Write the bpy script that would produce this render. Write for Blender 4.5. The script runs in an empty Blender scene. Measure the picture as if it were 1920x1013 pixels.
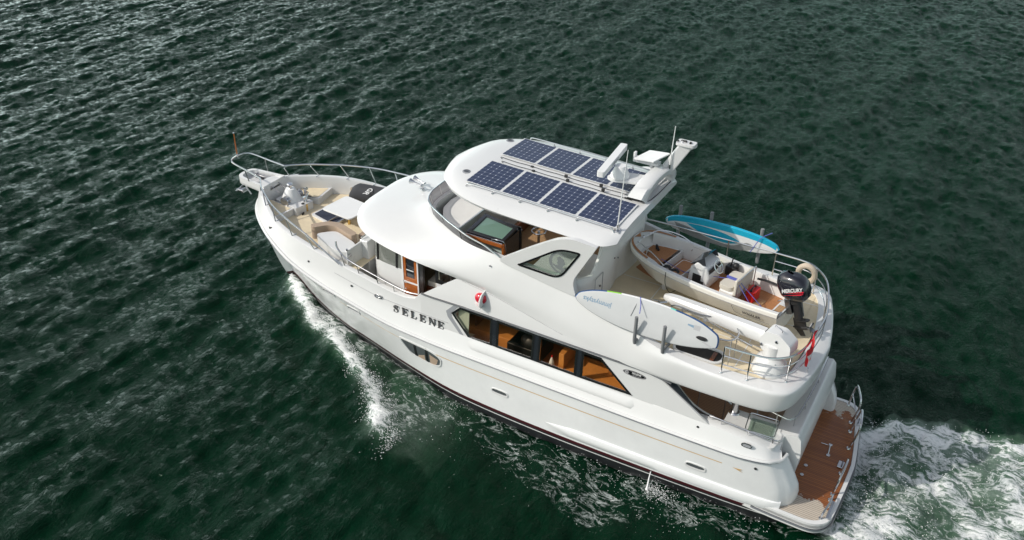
import bpy, bmesh, math, random
import numpy as np
from mathutils import Vector, Matrix
from mathutils.geometry import tessellate_polygon
random.seed(7); np.random.seed(7)
S = bpy.context.scene
COL = S.collection
R = math.radians

# ---------------------------------------------------------------- camera
CP = Vector((-2.0693, 19.1364, 17.0688))
cr_ = Vector((-0.863607, -0.504029, 0.0117)); cu_ = Vector((0.277266, -0.455432, 0.845994)); cf_ = Vector((0.421077, -0.73385, -0.533065))
cam = bpy.data.cameras.new("camera"); camo = bpy.data.objects.new("camera", cam); COL.objects.link(camo)
m = Matrix((cr_, cu_, -cf_)).transposed().to_4x4(); m.translation = CP
camo.matrix_world = m
cam.sensor_width = 36; cam.lens = 36 * 1691.31 / 1920; cam.clip_start = 0.5; cam.clip_end = 9000
S.camera = camo
# ---------------------------------------------------------------- sky and sun
SUN_EL, SUN_AZ = R(38), math.atan2(0.69, 0.72)      # azimuth measured from +x towards +y
sd = Vector((math.cos(SUN_EL) * math.cos(SUN_AZ), math.cos(SUN_EL) * math.sin(SUN_AZ), math.sin(SUN_EL)))
W = bpy.data.worlds.new("World"); S.world = W; W.use_nodes = True
wn = W.node_tree; bg = wn.nodes["Background"]
sky = wn.nodes.new("ShaderNodeTexSky"); sky.sky_type = 'NISHITA'; sky.sun_disc = False
sky.sun_elevation = SUN_EL; sky.sun_rotation = math.pi / 2 - SUN_AZ
sky.air_density = 1.0; sky.dust_density = 1.6; sky.ozone_density = 0.3
whs = wn.nodes.new("ShaderNodeHueSaturation"); whs.inputs["Saturation"].default_value = 0.45; wn.links.new(sky.outputs[0], whs.inputs["Color"]); wn.links.new(whs.outputs[0], bg.inputs[0]); bg.inputs[1].default_value = 0.15
# a bank of broken bright cloud low over the horizon, brightest towards the bow side
wtc = wn.nodes.new("ShaderNodeTexCoord"); wsx = wn.nodes.new("ShaderNodeSeparateXYZ"); wn.links.new(wtc.outputs["Generated"], wsx.inputs[0])
def wmath(op, a, b=None, clamp=False):
    n = wn.nodes.new("ShaderNodeMath"); n.operation = op; n.use_clamp = clamp
    for i, v in enumerate((a, b)):
        if v is None: continue
        if isinstance(v, (int, float)): n.inputs[i].default_value = v
        else: wn.links.new(v, n.inputs[i])
    return n.outputs[0]
def wrange(v, a, b, c, d):
    n = wn.nodes.new("ShaderNodeMapRange"); wn.links.new(v, n.inputs[0]); n.interpolation_type = 'SMOOTHSTEP'
    for i, q in enumerate((a, b, c, d)): n.inputs[i + 1].default_value = q
    return n.outputs[0]
wmp = wn.nodes.new("ShaderNodeMapping"); wmp.inputs["Scale"].default_value = (1, 1, 3.2); wn.links.new(wtc.outputs["Generated"], wmp.inputs[0])
wno = wn.nodes.new("ShaderNodeTexNoise"); wno.inputs["Scale"].default_value = 3.0; wno.inputs["Detail"].default_value = 7; wn.links.new(wmp.outputs[0], wno.inputs["Vector"])
wband = wrange(wsx.outputs[2], 0.10, 0.46, 1.0, 0.0)
wdir = wmath('ADD', wmath('MULTIPLY', wsx.outputs[0], math.cos(R(-12))), wmath('MULTIPLY', wsx.outputs[1], math.sin(R(-12))))
wcl = wmath('MULTIPLY', wrange(wno.outputs[0], 0.40, 0.60, 0.0, 1.0), wband)
wcol = wn.nodes.new("ShaderNodeMix"); wcol.data_type = 'RGBA'; wcol.inputs[6].default_value = (0.55, 0.85, 0.78, 1); wcol.inputs[7].default_value = (4.6, 5.6, 5.5, 1)
wn.links.new(wrange(wdir, 0.55, 1.0, 0.0, 1.0), wcol.inputs[0])
bg2 = wn.nodes.new("ShaderNodeBackground"); wn.links.new(wcol.outputs[2], bg2.inputs[0]); bg2.inputs[1].default_value = 1.0
wmx = wn.nodes.new("ShaderNodeMixShader"); wn.links.new(wcl, wmx.inputs[0]); wn.links.new(bg.outputs[0], wmx.inputs[1]); wn.links.new(bg2.outputs[0], wmx.inputs[2])
wn.links.new(wmx.outputs[0], wn.nodes["World Output"].inputs[0])
sl = bpy.data.lights.new("sun", 'SUN'); sl.energy = 2.75; sl.angle = R(0.6); sl.color = (1, 0.95, 0.87)
so = bpy.data.objects.new("sun", sl); COL.objects.link(so)
so.rotation_euler = sd.to_track_quat('Z', 'Y').to_euler(); so.location = (0, 0, 60)
S.view_settings.view_transform = 'Standard'; S.view_settings.look = 'None'
S.view_settings.exposure = 0.05; S.view_settings.gamma = 1
S.render.engine = 'CYCLES'; S.cycles.max_bounces = 8; S.cycles.transparent_max_bounces = 16

# ---------------------------------------------------------------- materials
MATS = {}
def N(t, k, **kw):
    n = t.nodes.new(k)
    for a, b in kw.items(): setattr(n, a, b)
    return n
def mat(name, col, rough=0.4, metal=0.0, spec=0.5, coat=0.0, bump=0.0, bscale=40.0, var=0.0, vscale=3.0, trans=0.0, emit=None):
    m = bpy.data.materials.new(name); m.use_nodes = True; t = m.node_tree
    b = t.nodes["Principled BSDF"]
    b.inputs["Base Color"].default_value = (*col, 1); b.inputs["Roughness"].default_value = rough
    b.inputs["Metallic"].default_value = metal; b.inputs["Specular IOR Level"].default_value = spec
    b.inputs["Coat Weight"].default_value = coat; b.inputs["Coat Roughness"].default_value = 0.08
    tc = N(t, "ShaderNodeTexCoord")
    if var > 0:
        no = N(t, "ShaderNodeTexNoise"); no.inputs["Scale"].default_value = vscale; no.inputs["Detail"].default_value = 6
        no.inputs["Roughness"].default_value = 0.65
        t.links.new(tc.outputs["Object"], no.inputs["Vector"])
        mr = N(t, "ShaderNodeMapRange"); mr.inputs[1].default_value = 0.3; mr.inputs[2].default_value = 0.7
        mr.inputs[3].default_value = 1 - var; mr.inputs[4].default_value = 1 + var * 0.4
        t.links.new(no.outputs[0], mr.inputs[0])
        mx = N(t, "ShaderNodeMix", data_type='RGBA', blend_type='MULTIPLY'); mx.inputs[0].default_value = 1
        mx.inputs[6].default_value = (*col, 1); t.links.new(mr.outputs[0], mx.inputs[7])
        t.links.new(mx.outputs[2], b.inputs["Base Color"])
        mr2 = N(t, "ShaderNodeMapRange"); mr2.inputs[3].default_value = rough * 0.8; mr2.inputs[4].default_value = min(1, rough * 1.35)
        t.links.new(no.outputs[0], mr2.inputs[0]); t.links.new(mr2.outputs[0], b.inputs["Roughness"])
    if bump > 0:
        no2 = N(t, "ShaderNodeTexNoise"); no2.inputs["Scale"].default_value = bscale; no2.inputs["Detail"].default_value = 3
        t.links.new(tc.outputs["Object"], no2.inputs["Vector"])
        bu = N(t, "ShaderNodeBump"); bu.inputs["Strength"].default_value = bump; bu.inputs["Distance"].default_value = 0.02
        t.links.new(no2.outputs[0], bu.inputs["Height"]); t.links.new(bu.outputs[0], b.inputs["Normal"])
    MATS[name] = m
    return m
def glass(name, tint, refl=0.12, alpha=0.5):
    """thin pane: see-through tint mixed with a mirror reflection"""
    m = bpy.data.materials.new(name); m.use_nodes = True; t = m.node_tree; t.nodes.clear()
    o = N(t, "ShaderNodeOutputMaterial"); tr = N(t, "ShaderNodeBsdfTransparent"); tr.inputs[0].default_value = (*tint, 1)
    gl = N(t, "ShaderNodeBsdfGlossy"); gl.inputs["Roughness"].default_value = 0.03
    lw = N(t, "ShaderNodeLayerWeight"); lw.inputs[0].default_value = 0.5
    fr = N(t, "ShaderNodeMath", operation='POWER'); fr.inputs[1].default_value = 5; t.links.new(lw.outputs["Facing"], fr.inputs[0])
    ma = N(t, "ShaderNodeMath", operation='ADD'); ma.inputs[1].default_value = refl + 0.05; t.links.new(fr.outputs[0], ma.inputs[0])
    mx = N(t, "ShaderNodeMixShader"); t.links.new(ma.outputs[0], mx.inputs[0]); t.links.new(tr.outputs[0], mx.inputs[1])
    t.links.new(gl.outputs[0], mx.inputs[2]); t.links.new(mx.outputs[0], o.inputs[0])
    MATS[name] = m; return m
def planks(name, c1, c2, seam, axis='Y', width=0.055, rough=0.55, wet=None):
    """laid teak: planks run along the other axis, dark caulking between; wet = darker wet patches of irregular outline"""
    m = bpy.data.materials.new(name); m.use_nodes = True; t = m.node_tree; b = t.nodes["Principled BSDF"]
    tc = N(t, "ShaderNodeTexCoord"); sx = N(t, "ShaderNodeSeparateXYZ"); t.links.new(tc.outputs["Object"], sx.inputs[0])
    d = N(t, "ShaderNodeMath", operation='DIVIDE'); d.inputs[1].default_value = width
    t.links.new(sx.outputs[{'X': 0, 'Y': 1, 'Z': 2}[axis]], d.inputs[0])
    fr = N(t, "ShaderNodeMath", operation='FRACT'); t.links.new(d.outputs[0], fr.inputs[0])
    fl = N(t, "ShaderNodeMath", operation='FLOOR'); t.links.new(d.outputs[0], fl.inputs[0])
    gt = N(t, "ShaderNodeMath", operation='LESS_THAN'); gt.inputs[1].default_value = 0.14; t.links.new(fr.outputs[0], gt.inputs[0])
    wn_ = N(t, "ShaderNodeTexWhiteNoise", noise_dimensions='1D'); t.links.new(fl.outputs[0], wn_.inputs["W"])
    mp = N(t, "ShaderNodeMapping"); mp.inputs["Scale"].default_value = (3, 60, 10) if axis == 'Y' else (60, 3, 10)
    t.links.new(tc.outputs["Object"], mp.inputs[0])
    no = N(t, "ShaderNodeTexNoise"); no.inputs["Scale"].default_value = 1.0; no.inputs["Detail"].default_value = 4; t.links.new(mp.outputs[0], no.inputs["Vector"])
    ad = N(t, "ShaderNodeMath", operation='ADD'); t.links.new(wn_.outputs[0], ad.inputs[0]); t.links.new(no.outputs[0], ad.inputs[1])
    hf = N(t, "ShaderNodeMath", operation='MULTIPLY'); hf.inputs[1].default_value = 0.5; t.links.new(ad.outputs[0], hf.inputs[0])
    mx = N(t, "ShaderNodeMix", data_type='RGBA'); mx.inputs[6].default_value = (*c1, 1); mx.inputs[7].default_value = (*c2, 1)
    t.links.new(hf.outputs[0], mx.inputs[0])
    last = mx.outputs[2]
    if wet:
        n3 = N(t, "ShaderNodeTexNoise"); n3.inputs["Scale"].default_value = 3.2; n3.inputs["Detail"].default_value = 7; n3.inputs["Roughness"].default_value = 0.7
        t.links.new(tc.outputs["Object"], n3.inputs["Vector"])
        # wetness falls off towards both ends of the platform (y)
        ab = N(t, "ShaderNodeMath", operation='ABSOLUTE'); yy = N(t, "ShaderNodeMath", operation='ADD'); yy.inputs[1].default_value = wet[2]
        t.links.new(sx.outputs[1], yy.inputs[0]); t.links.new(yy.outputs[0], ab.inputs[0])
        mr = N(t, "ShaderNodeMapRange"); mr.inputs[1].default_value = wet[0]; mr.inputs[2].default_value = wet[1]; mr.inputs[3].default_value = 0.35; mr.inputs[4].default_value = -0.3
        t.links.new(ab.outputs[0], mr.inputs[0])
        a2 = N(t, "ShaderNodeMath", operation='ADD'); t.links.new(n3.outputs[0], a2.inputs[0]); t.links.new(mr.outputs[0], a2.inputs[1])
        th = N(t, "ShaderNodeMapRange"); th.inputs[1].default_value = 0.50; th.inputs[2].default_value = 0.53; t.links.new(a2.outputs[0], th.inputs[0])
        mw = N(t, "ShaderNodeMix", data_type='RGBA'); t.links.new(th.outputs[0], mw.inputs[0])
        hs = N(t, "ShaderNodeMix", data_type='RGBA'); hs.inputs[6].default_value = (0.19, 0.056, 0.013, 1); hs.inputs[7].default_value = (0.35, 0.118, 0.027, 1)
        t.links.new(hf.outputs[0], hs.inputs[0])
        t.links.new(last, mw.inputs[6]); t.links.new(hs.outputs[2], mw.inputs[7]); last = mw.outputs[2]
        rr = N(t, "ShaderNodeMapRange"); rr.inputs[3].default_value = rough; rr.inputs[4].default_value = 0.24
        t.links.new(th.outputs[0], rr.inputs[0]); t.links.new(rr.outputs[0], b.inputs["Roughness"])
    else: b.inputs["Roughness"].default_value = rough
    m2 = N(t, "ShaderNodeMix", data_type='RGBA'); t.links.new(gt.outputs[0], m2.inputs[0]); t.links.new(last, m2.inputs[6]); m2.inputs[7].default_value = (*seam, 1)
    t.links.new(m2.outputs[2], b.inputs["Base Color"])
    MATS[name] = m; return m

mat("gelcoat", (0.70, 0.70, 0.69), 0.28, coat=0.35, var=0.035, vscale=0.9)
mat("gelcoat_hull", (0.80, 0.805, 0.80), 0.22, coat=0.5, var=0.06, vscale=1.3, bump=0.06, bscale=1.6)
mat("gelcoat_inner", (0.80, 0.79, 0.76), 0.4, var=0.05, vscale=2)
mat("non_skid", (0.76, 0.645, 0.45), 0.75, bump=0.25, bscale=160, var=0.09, vscale=3.5)
mat("tan_vinyl", (0.40, 0.30, 0.22), 0.6, bump=0.1, bscale=60, var=0.08)
mat("boot_black", (0.02, 0.022, 0.024), 0.3, var=0.2, coat=0.3)
mat("burgundy", (0.055, 0.009, 0.013), 0.35)
mat("stainless", (0.62, 0.62, 0.63), 0.18, metal=1.0)
mat("dark_steel", (0.22, 0.22, 0.23), 0.3, metal=1.0)
mat("brass", (0.62, 0.45, 0.18), 0.25, metal=1.0)
mat("black_rubber", (0.015, 0.015, 0.016), 0.5)
mat("black_gloss", (0.010, 0.011, 0.018), 0.12, coat=0.6)
mat("black_frame", (0.012, 0.013, 0.014), 0.25)
mat("grey_plastic", (0.30, 0.31, 0.33), 0.5)
mat("white_plastic", (0.78, 0.78, 0.77), 0.35, var=0.03)
mat("gold_line", (0.55, 0.36, 0.16), 0.4)
mat("letter_grey", (0.10, 0.10, 0.10), 0.35)
mat("soft_grey", (0.42, 0.42, 0.43), 0.5)
mat("wood_orange", (0.42, 0.12, 0.025), 0.22, coat=0.7, var=0.18, vscale=7)
mat("wood_dark", (0.14, 0.04, 0.015), 0.3, coat=0.5, var=0.25, vscale=6)
mat("wood_inside", (0.66, 0.27, 0.065), 0.45, var=0.15, vscale=4)
mat("wood_inside_dark", (0.12, 0.05, 0.02), 0.5, var=0.2, vscale=4)
mat("leather_black", (0.012, 0.012, 0.013), 0.45)
mat("cream_fabric", (0.62, 0.58, 0.50), 0.8, var=0.06)
mat("charcoal_fabric", (0.045, 0.047, 0.052), 0.85, bump=0.25, bscale=14, var=0.15)
mat("hatch_navy", (0.008, 0.010, 0.028), 0.12, coat=0.5)
mat("interior_dark", (0.03, 0.028, 0.026), 0.8)
mat("red_plastic", (0.62, 0.012, 0.012), 0.35)
mat("flag_red", (0.60, 0.01, 0.02), 0.8)
mat("flag_white", (0.75, 0.75, 0.75), 0.8)
mat("lens_red", (0.55, 0.01, 0.03), 0.25, coat=0.5)
mat("sup_grey", (0.52, 0.53, 0.53), 0.45, var=0.03)
mat("sup_white", (0.80, 0.80, 0.80), 0.4)
mat("sup_blue", (0.012, 0.07, 0.22), 0.4)
mat("sup_green", (0.28, 0.62, 0.06), 0.4)
mat("sup_aqua", (0.18, 0.62, 0.52), 0.4)
mat("sup_cyan", (0.01, 0.42, 0.62), 0.4, var=0.05)
mat("sup_dark_grey", (0.30, 0.31, 0.31), 0.5)  # darker grey of the port board's lower rim and the deck pad
mat("foam_sleeve", (0.20, 0.205, 0.21), 0.9)
mat("rope_blue", (0.10, 0.12, 0.42), 0.8)
mat("rope_black", (0.02, 0.02, 0.022), 0.8)
mat("tender_hull", (0.82, 0.80, 0.73), 0.3, coat=0.3, var=0.04)
mat("sticker_yellow", (0.60, 0.62, 0.18), 0.5)
mat("horseshoe_tan", (0.55, 0.46, 0.36), 0.7)
mat("ink_blue", (0.20, 0.30, 0.40), 0.5)
mat("interior_green", (0.50, 0.60, 0.55), 0.6)
mat("emblem_grey", (0.20, 0.22, 0.22), 0.5)
planks("teak_dry", (0.44, 0.33, 0.22), (0.36, 0.26, 0.17), (0.06, 0.05, 0.04), 'Y', 0.062)
planks("teak_cockpit", (0.58, 0.38, 0.24), (0.50, 0.31, 0.19), (0.14, 0.09, 0.06), 'Y', 0.06)
planks("teak_fly", (0.52, 0.32, 0.16), (0.44, 0.25, 0.12), (0.12, 0.07, 0.04), 'Y', 0.06)
planks("teak_platform", (0.56, 0.49, 0.41), (0.48, 0.41, 0.33), (0.04, 0.03, 0.025), 'Y', 0.062, wet=(1.3, 2.3, 0.1))
planks("teak_tender", (0.50, 0.22, 0.085), (0.40, 0.17, 0.06), (0.10, 0.05, 0.03), 'Y', 0.05)
glass("glass_salon", (0.92, 0.85, 0.74), 0.03)
glass("glass_smoke", (0.22, 0.205, 0.215), 0.03)
glass("glass_pale", (0.80, 0.86, 0.82), 0.05)
glass("glass_green", (0.62, 0.74, 0.70), 0.05)
mat("glass_dark", (0.02, 0.024, 0.03), 0.05, coat=1.0)
mat("glass_cabin", (0.085, 0.095, 0.10), 0.06, coat=1.0)
mat("glass_blind", (0.17, 0.18, 0.16), 0.25, coat=0.8, var=0.05)

def solar_mat():
    m = bpy.data.materials.new("solar_cells"); m.use_nodes = True; t = m.node_tree; b = t.nodes["Principled BSDF"]
    tc = N(t, "ShaderNodeTexCoord"); sx = N(t, "ShaderNodeSeparateXYZ"); t.links.new(tc.outputs["Object"], sx.inputs[0])
    edges = []; fracs = []
    for ax, cell in ((0, 1.0 / 6), (1, 1.28 / 8)):
        d = N(t, "ShaderNodeMath", operation='DIVIDE'); d.inputs[1].default_value = cell; t.links.new(sx.outputs[ax], d.inputs[0])
        f = N(t, "ShaderNodeMath", operation='FRACT'); t.links.new(d.outputs[0], f.inputs[0])
        s = N(t, "ShaderNodeMath", operation='SUBTRACT'); s.inputs[1].default_value = 0.5; t.links.new(f.outputs[0], s.inputs[0])
        a = N(t, "ShaderNodeMath", operation='ABSOLUTE'); t.links.new(s.outputs[0], a.inputs[0]); fracs.append(a)
        g = N(t, "ShaderNodeMath", operation='GREATER_THAN'); g.inputs[1].default_value = 0.475; t.links.new(a.outputs[0], g.inputs[0]); edges.append(g)
    mxx = N(t, "ShaderNodeMath", operation='MAXIMUM'); t.links.new(edges[0].outputs[0], mxx.inputs[0]); t.links.new(edges[1].outputs[0], mxx.inputs[1])
    ad = N(t, "ShaderNodeMath", operation='ADD'); t.links.new(fracs[0].outputs[0], ad.inputs[0]); t.links.new(fracs[1].outputs[0], ad.inputs[1])
    di = N(t, "ShaderNodeMath", operation='GREATER_THAN'); di.inputs[1].default_value = 0.88; t.links.new(ad.outputs[0], di.inputs[0])
    no = N(t, "ShaderNodeTexNoise"); no.inputs["Scale"].default_value = 2.5; t.links.new(tc.outputs["Object"], no.inputs["Vector"])
    base = N(t, "ShaderNodeMix", data_type='RGBA'); base.inputs[6].default_value = (0.020, 0.030, 0.066, 1); base.inputs[7].default_value = (0.032, 0.046, 0.098, 1)
    t.links.new(no.outputs[0], base.inputs[0])
    m1 = N(t, "ShaderNodeMix", data_type='RGBA'); t.links.new(mxx.outputs[0], m1.inputs[0]); t.links.new(base.outputs[2], m1.inputs[6]); m1.inputs[7].default_value = (0.17, 0.19, 0.27, 1)
    m2 = N(t, "ShaderNodeMix", data_type='RGBA'); t.links.new(di.outputs[0], m2.inputs[0]); t.links.new(m1.outputs[2], m2.inputs[6]); m2.inputs[7].default_value = (0.55, 0.58, 0.66, 1)
    t.links.new(m2.outputs[2], b.inputs["Base Color"]); b.inputs["Roughness"].default_value = 0.22
    MATS["solar_cells"] = m
solar_mat()

# ---------------------------------------------------------------- mesh helpers
def crom(pts, n):
    """Catmull-Rom through pts, n steps per span"""
    P = [np.array(p, float) for p in pts]
    if len(P) < 3:
        return [P[0] + (P[1] - P[0]) * i / n for i in range(n + 1)]
    Q = [2 * P[0] - P[1]] + P + [2 * P[-1] - P[-2]]
    out = []
    for i in range(1, len(Q) - 2):
        a, b, c, d = Q[i - 1], Q[i], Q[i + 1], Q[i + 2]
        for k in range(n):
            t = k / n
            out.append(0.5 * ((2 * b) + (c - a) * t + (2 * a - 5 * b + 4 * c - d) * t * t + (3 * b - a - 3 * c + d) * t ** 3))
    out.append(P[-1]); return out
class G:
    def __init__(s): s.v = []; s.f = []; s.mi = []
    def add(s, vs, fs, mi=0):
        o = len(s.v); s.v += [tuple(float(c) for c in p) for p in vs]; s.f += [tuple(i + o for i in f) for f in fs]; s.mi += [mi] * len(fs); return s
    def box(s, x0, x1, y0, y1, z0, z1, mi=0, M_=None):
        vs = [Vector(p) for p in ((x0, y0, z0), (x1, y0, z0), (x1, y1, z0), (x0, y1, z0), (x0, y0, z1), (x1, y0, z1), (x1, y1, z1), (x0, y1, z1))]
        if M_ is not None: vs = [M_ @ p for p in vs]
        return s.add(vs, [(0, 3, 2, 1), (4, 5, 6, 7), (0, 1, 5, 4), (1, 2, 6, 5), (2, 3, 7, 6), (3, 0, 4, 7)], mi)
    def tube(s, pts, r, n=8, closed=False, mi=0, smooth=0):
        if smooth: pts = crom(pts, smooth)
        P = [Vector(p) for p in pts]
        rs = r if isinstance(r, (list, tuple)) else [r] * len(P)
        if len(rs) != len(P): rs = list(np.interp(np.linspace(0, 1, len(P)), np.linspace(0, 1, len(rs)), rs))
        up = Vector((0, 0, 1)); rings = []; prev = None
        for i, p in enumerate(P):
            if closed: t = P[(i + 1) % len(P)] - P[i - 1]
            else: t = P[min(i + 1, len(P) - 1)] - P[max(i - 1, 0)]
            t.normalize()
            if prev is None:
                a = t.cross(up)
                if a.length < 0.05: a = t.cross(Vector((1, 0, 0)))
            else: a = prev - t * prev.dot(t)
            a.normalize(); prev = a; b = t.cross(a)
            rings.append([p + (a * math.cos(2 * math.pi * k / n) + b * math.sin(2 * math.pi * k / n)) * rs[i] for k in range(n)])
        vs = [q for rg in rings for q in rg]; fs = []
        m_ = len(rings)
        for i in range(m_ if closed else m_ - 1):
            j = (i + 1) % m_
            for k in range(n): fs.append((i * n + k, i * n + (k + 1) % n, j * n + (k + 1) % n, j * n + k))
        if not closed: fs += [tuple(range(n - 1, -1, -1)), tuple((m_ - 1) * n + k for k in range(n))]
        return s.add(vs, fs, mi)
    def loft(s, rows, mi=0, flip=False, closed=False):
        nr, nc = len(rows), len(rows[0]); vs = [p for r in rows for p in r]; fs = []
        for i in range(nr - 1):
            for j in range(nc if closed else nc - 1):
                k = (j + 1) % nc
                q = (i * nc + j, i * nc + k, (i + 1) * nc + k, (i + 1) * nc + j)
                fs.append(q[::-1] if flip else q)
        return s.add(vs, fs, mi)
    def prism(s, loops, f, d0, d1, mi=0, caps=(1, 1)):
        """extrude a 2-D polygon (first loop outer, others holes) between depths; f(u,v,d)->3D"""
        tri = tessellate_polygon([[Vector((u, v, 0)) for u, v in lp] for lp in loops])
        flat = [p for lp in loops for p in lp]; n = len(flat)
        vs = [f(u, v, d0) for u, v in flat] + [f(u, v, d1) for u, v in flat]; fs = []
        if caps[0]: fs += [tuple(t) for t in tri]
        if caps[1]: fs += [tuple(i + n for i in t)[::-1] for t in tri]
        o = 0
        for lp in loops:
            for i in range(len(lp)):
                a, b = o + i, o + (i + 1) % len(lp); fs.append((a, b, b + n, a + n))
            o += len(lp)
        return s.add(vs, fs, mi)
    def lathe(s, prof, c=(0, 0, 0), n=20, axis='Z', mi=0, M_=None):
        vs = []; 
        for r, h in prof:
            for k in range(n):
                a = 2 * math.pi * k / n; p = (r * math.cos(a), r * math.sin(a), h)
                if axis == 'X': p = (p[2], p[0], p[1])
                if axis == 'Y': p = (p[0], p[2], p[1])
                p = Vector(p)
                if M_ is not None: p = M_ @ p
                vs.append(p + Vector(c))
        fs = []
        for i in range(len(prof) - 1):
            for k in range(n): fs.append((i * n + k, i * n + (k + 1) % n, (i + 1) * n + (k + 1) % n, (i + 1) * n + k))
        fs.append(tuple(range(n - 1, -1, -1))); fs.append(tuple((len(prof) - 1) * n + k for k in range(n)))
        return s.add(vs, fs, mi)
    def ball(s, c, r, n=12, mi=0, sc=(1, 1, 1)):
        prof = [(max(1e-4, r * math.sin(math.pi * i / n)), -r * math.cos(math.pi * i / n)) for i in range(n + 1)]
        return s.lathe(prof, c, n * 2, mi=mi, M_=Matrix.Diagonal((*sc, 1)).to_3x3())
def pieces(g):
    """split a shape into clusters of connected surfaces that stand apart from each other"""
    n = len(g.v); par = list(range(n))
    def fd(a):
        while par[a] != a: par[a] = par[par[a]]; a = par[a]
        return a
    for f in g.f:
        r0 = fd(f[0])
        for k in f[1:]:
            r = fd(k)
            if r != r0: par[r] = r0
    comp = {}
    for i in range(n): comp.setdefault(fd(i), []).append(i)
    V = np.array(g.v); boxes = [[V[c].min(0) - 0.025, V[c].max(0) + 0.025, set([k])] for k, c in comp.items()]
    ch = len(boxes) < 400
    while ch:
        ch = False
        for i in range(len(boxes)):
            for j in range(i + 1, len(boxes)):
                if np.all(boxes[i][0] <= boxes[j][1]) and np.all(boxes[j][0] <= boxes[i][1]):
                    boxes[i] = [np.minimum(boxes[i][0], boxes[j][0]), np.maximum(boxes[i][1], boxes[j][1]), boxes[i][2] | boxes[j][2]]; del boxes[j]; ch = True; break
            if ch: break
    if len(boxes) < 2 or len(boxes) > 60: return [g]
    own = {k: b for b, bx in enumerate(boxes) for k in bx[2]}; out = [G() for _ in boxes]; mp = [dict() for _ in boxes]
    for f, mi in zip(g.f, g.mi if g.mi else [0] * len(g.f)):
        b = own[fd(f[0])]; o = out[b]; ids = []
        for k in f:
            if k not in mp[b]: mp[b][k] = len(o.v); o.v.append(g.v[k])
            ids.append(mp[b][k])
        o.f.append(tuple(ids)); o.mi.append(mi)
    out = [o for o in out if o.f]; out.sort(key=lambda o: -len(o.f)); return out
def build(name, g, mats, parent=None, apart=True, **kw):
    ps = pieces(g) if apart and parent is not None and len(g.v) < 60000 else [g]
    os_ = [build1(name, p, mats, parent, **kw) for p in ps]
    return os_[0]
def build1(name, g, mats, parent=None, smooth=True, bevel=0.0, ang=35, loc=None, rot=None, seg=2, weld=False):
    me = bpy.data.meshes.new(name); me.from_pydata(g.v, [], g.f)
    ms = mats if isinstance(mats, (list, tuple)) else [mats]
    for k in ms: me.materials.append(MATS[k])
    if len(ms) > 1: me.polygons.foreach_set("material_index", g.mi)
    bm = bmesh.new(); bm.from_mesh(me)
    if weld: bmesh.ops.remove_doubles(bm, verts=bm.verts, dist=weld)
    bmesh.ops.recalc_face_normals(bm, faces=bm.faces); bm.to_mesh(me); bm.free()
    if smooth:
        me.polygons.foreach_set("use_smooth", [True] * len(me.polygons)); me.set_sharp_from_angle(angle=R(ang))
    me.update()
    o = bpy.data.objects.new(name, me); COL.objects.link(o)
    if parent: o.parent = parent
    if loc is not None: o.location = loc
    if rot is not None: o.rotation_euler = rot
    if bevel > 0:
        b = o.modifiers.new("bevel", 'BEVEL'); b.width = bevel; b.segments = seg; b.limit_method = 'ANGLE'; b.angle_limit = R(40); b.harden_normals = True
    return o
def thing(name, label, cat, loc=(0, 0, 0), rz=0, group=None, parent=None):
    o = bpy.data.objects.new(name, None); COL.objects.link(o); o.location = loc; o.rotation_euler = (0, 0, rz)
    o.empty_display_size = 0.3
    o['label'] = label; o['category'] = cat
    if group: o['group'] = group
    return o
def tag(o, label, cat, group=None):
    o['label'] = label; o['category'] = cat
    if group: o['group'] = group
    return o
def cyl2(cx, cy, rx, ry, n=24, p=2.0):
    return [(cx + rx * math.copysign(abs(math.cos(2 * math.pi * k / n)) ** (2 / p), math.cos(2 * math.pi * k / n)), cy + ry * math.copysign(abs(math.sin(2 * math.pi * k / n)) ** (2 / p), math.sin(2 * math.pi * k / n))) for k in range(n)]
def rounded(poly, r, n=4):
    """round the corners of a 2-D polygon"""
    out = []; m_ = len(poly)
    for i in range(m_):
        p = np.array(poly[i], float); a = np.array(poly[i - 1], float); b = np.array(poly[(i + 1) % m_], float)
        ri = r[i] if isinstance(r, (list, tuple)) else r
        da = (a - p); db = (b - p); la, lb = np.linalg.norm(da), np.linalg.norm(db); rr = min(ri, la * 0.45, lb * 0.45)
        s_ = p + da / la * rr; e = p + db / lb * rr
        for k in range(n + 1):
            t = k / n; out.append(tuple((1 - t) ** 2 * s_ + 2 * t * (1 - t) * p + t * t * e))
    return out
XY = lambda u, v, d: (u, v, d)
XZ = lambda u, v, d: (u, d, v)
YZ = lambda u, v, d: (d, u, v)
def off(poly, d):
    out = []; n = len(poly)
    for i in range(n):
        p0, p1, p2 = (np.array(poly[i - 1]), np.array(poly[i]), np.array(poly[(i + 1) % n]))
        e1 = (p1 - p0) / np.linalg.norm(p1 - p0); e2 = (p2 - p1) / np.linalg.norm(p2 - p1)
        n1 = np.array([e1[1], -e1[0]]); n2 = np.array([e2[1], -e2[0]]); b = n1 + n2; b /= (1 + n1 @ n2)
        out.append(tuple(p1 + b * d))
    return out
def patch(g, poly, f, d, n=26):
    """follow a curved side: a convex outline filled column by column"""
    P = np.array(poly); us_ = np.linspace(P[:, 0].min() + 1e-4, P[:, 0].max() - 1e-4, n); rows = []
    for u in us_:
        vs = []
        for i in range(len(P)):
            a, b = P[i], P[(i + 1) % len(P)]
            if (a[0] - u) * (b[0] - u) <= 0 and abs(a[0] - b[0]) > 1e-9: vs.append(a[1] + (b[1] - a[1]) * (u - a[0]) / (b[0] - a[0]))
        lo, hi = min(vs), max(vs); rows.append([f(u, lo + (hi - lo) * t, d) for t in (0, .25, .5, .75, 1)])
    g.loft(rows); return g
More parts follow.
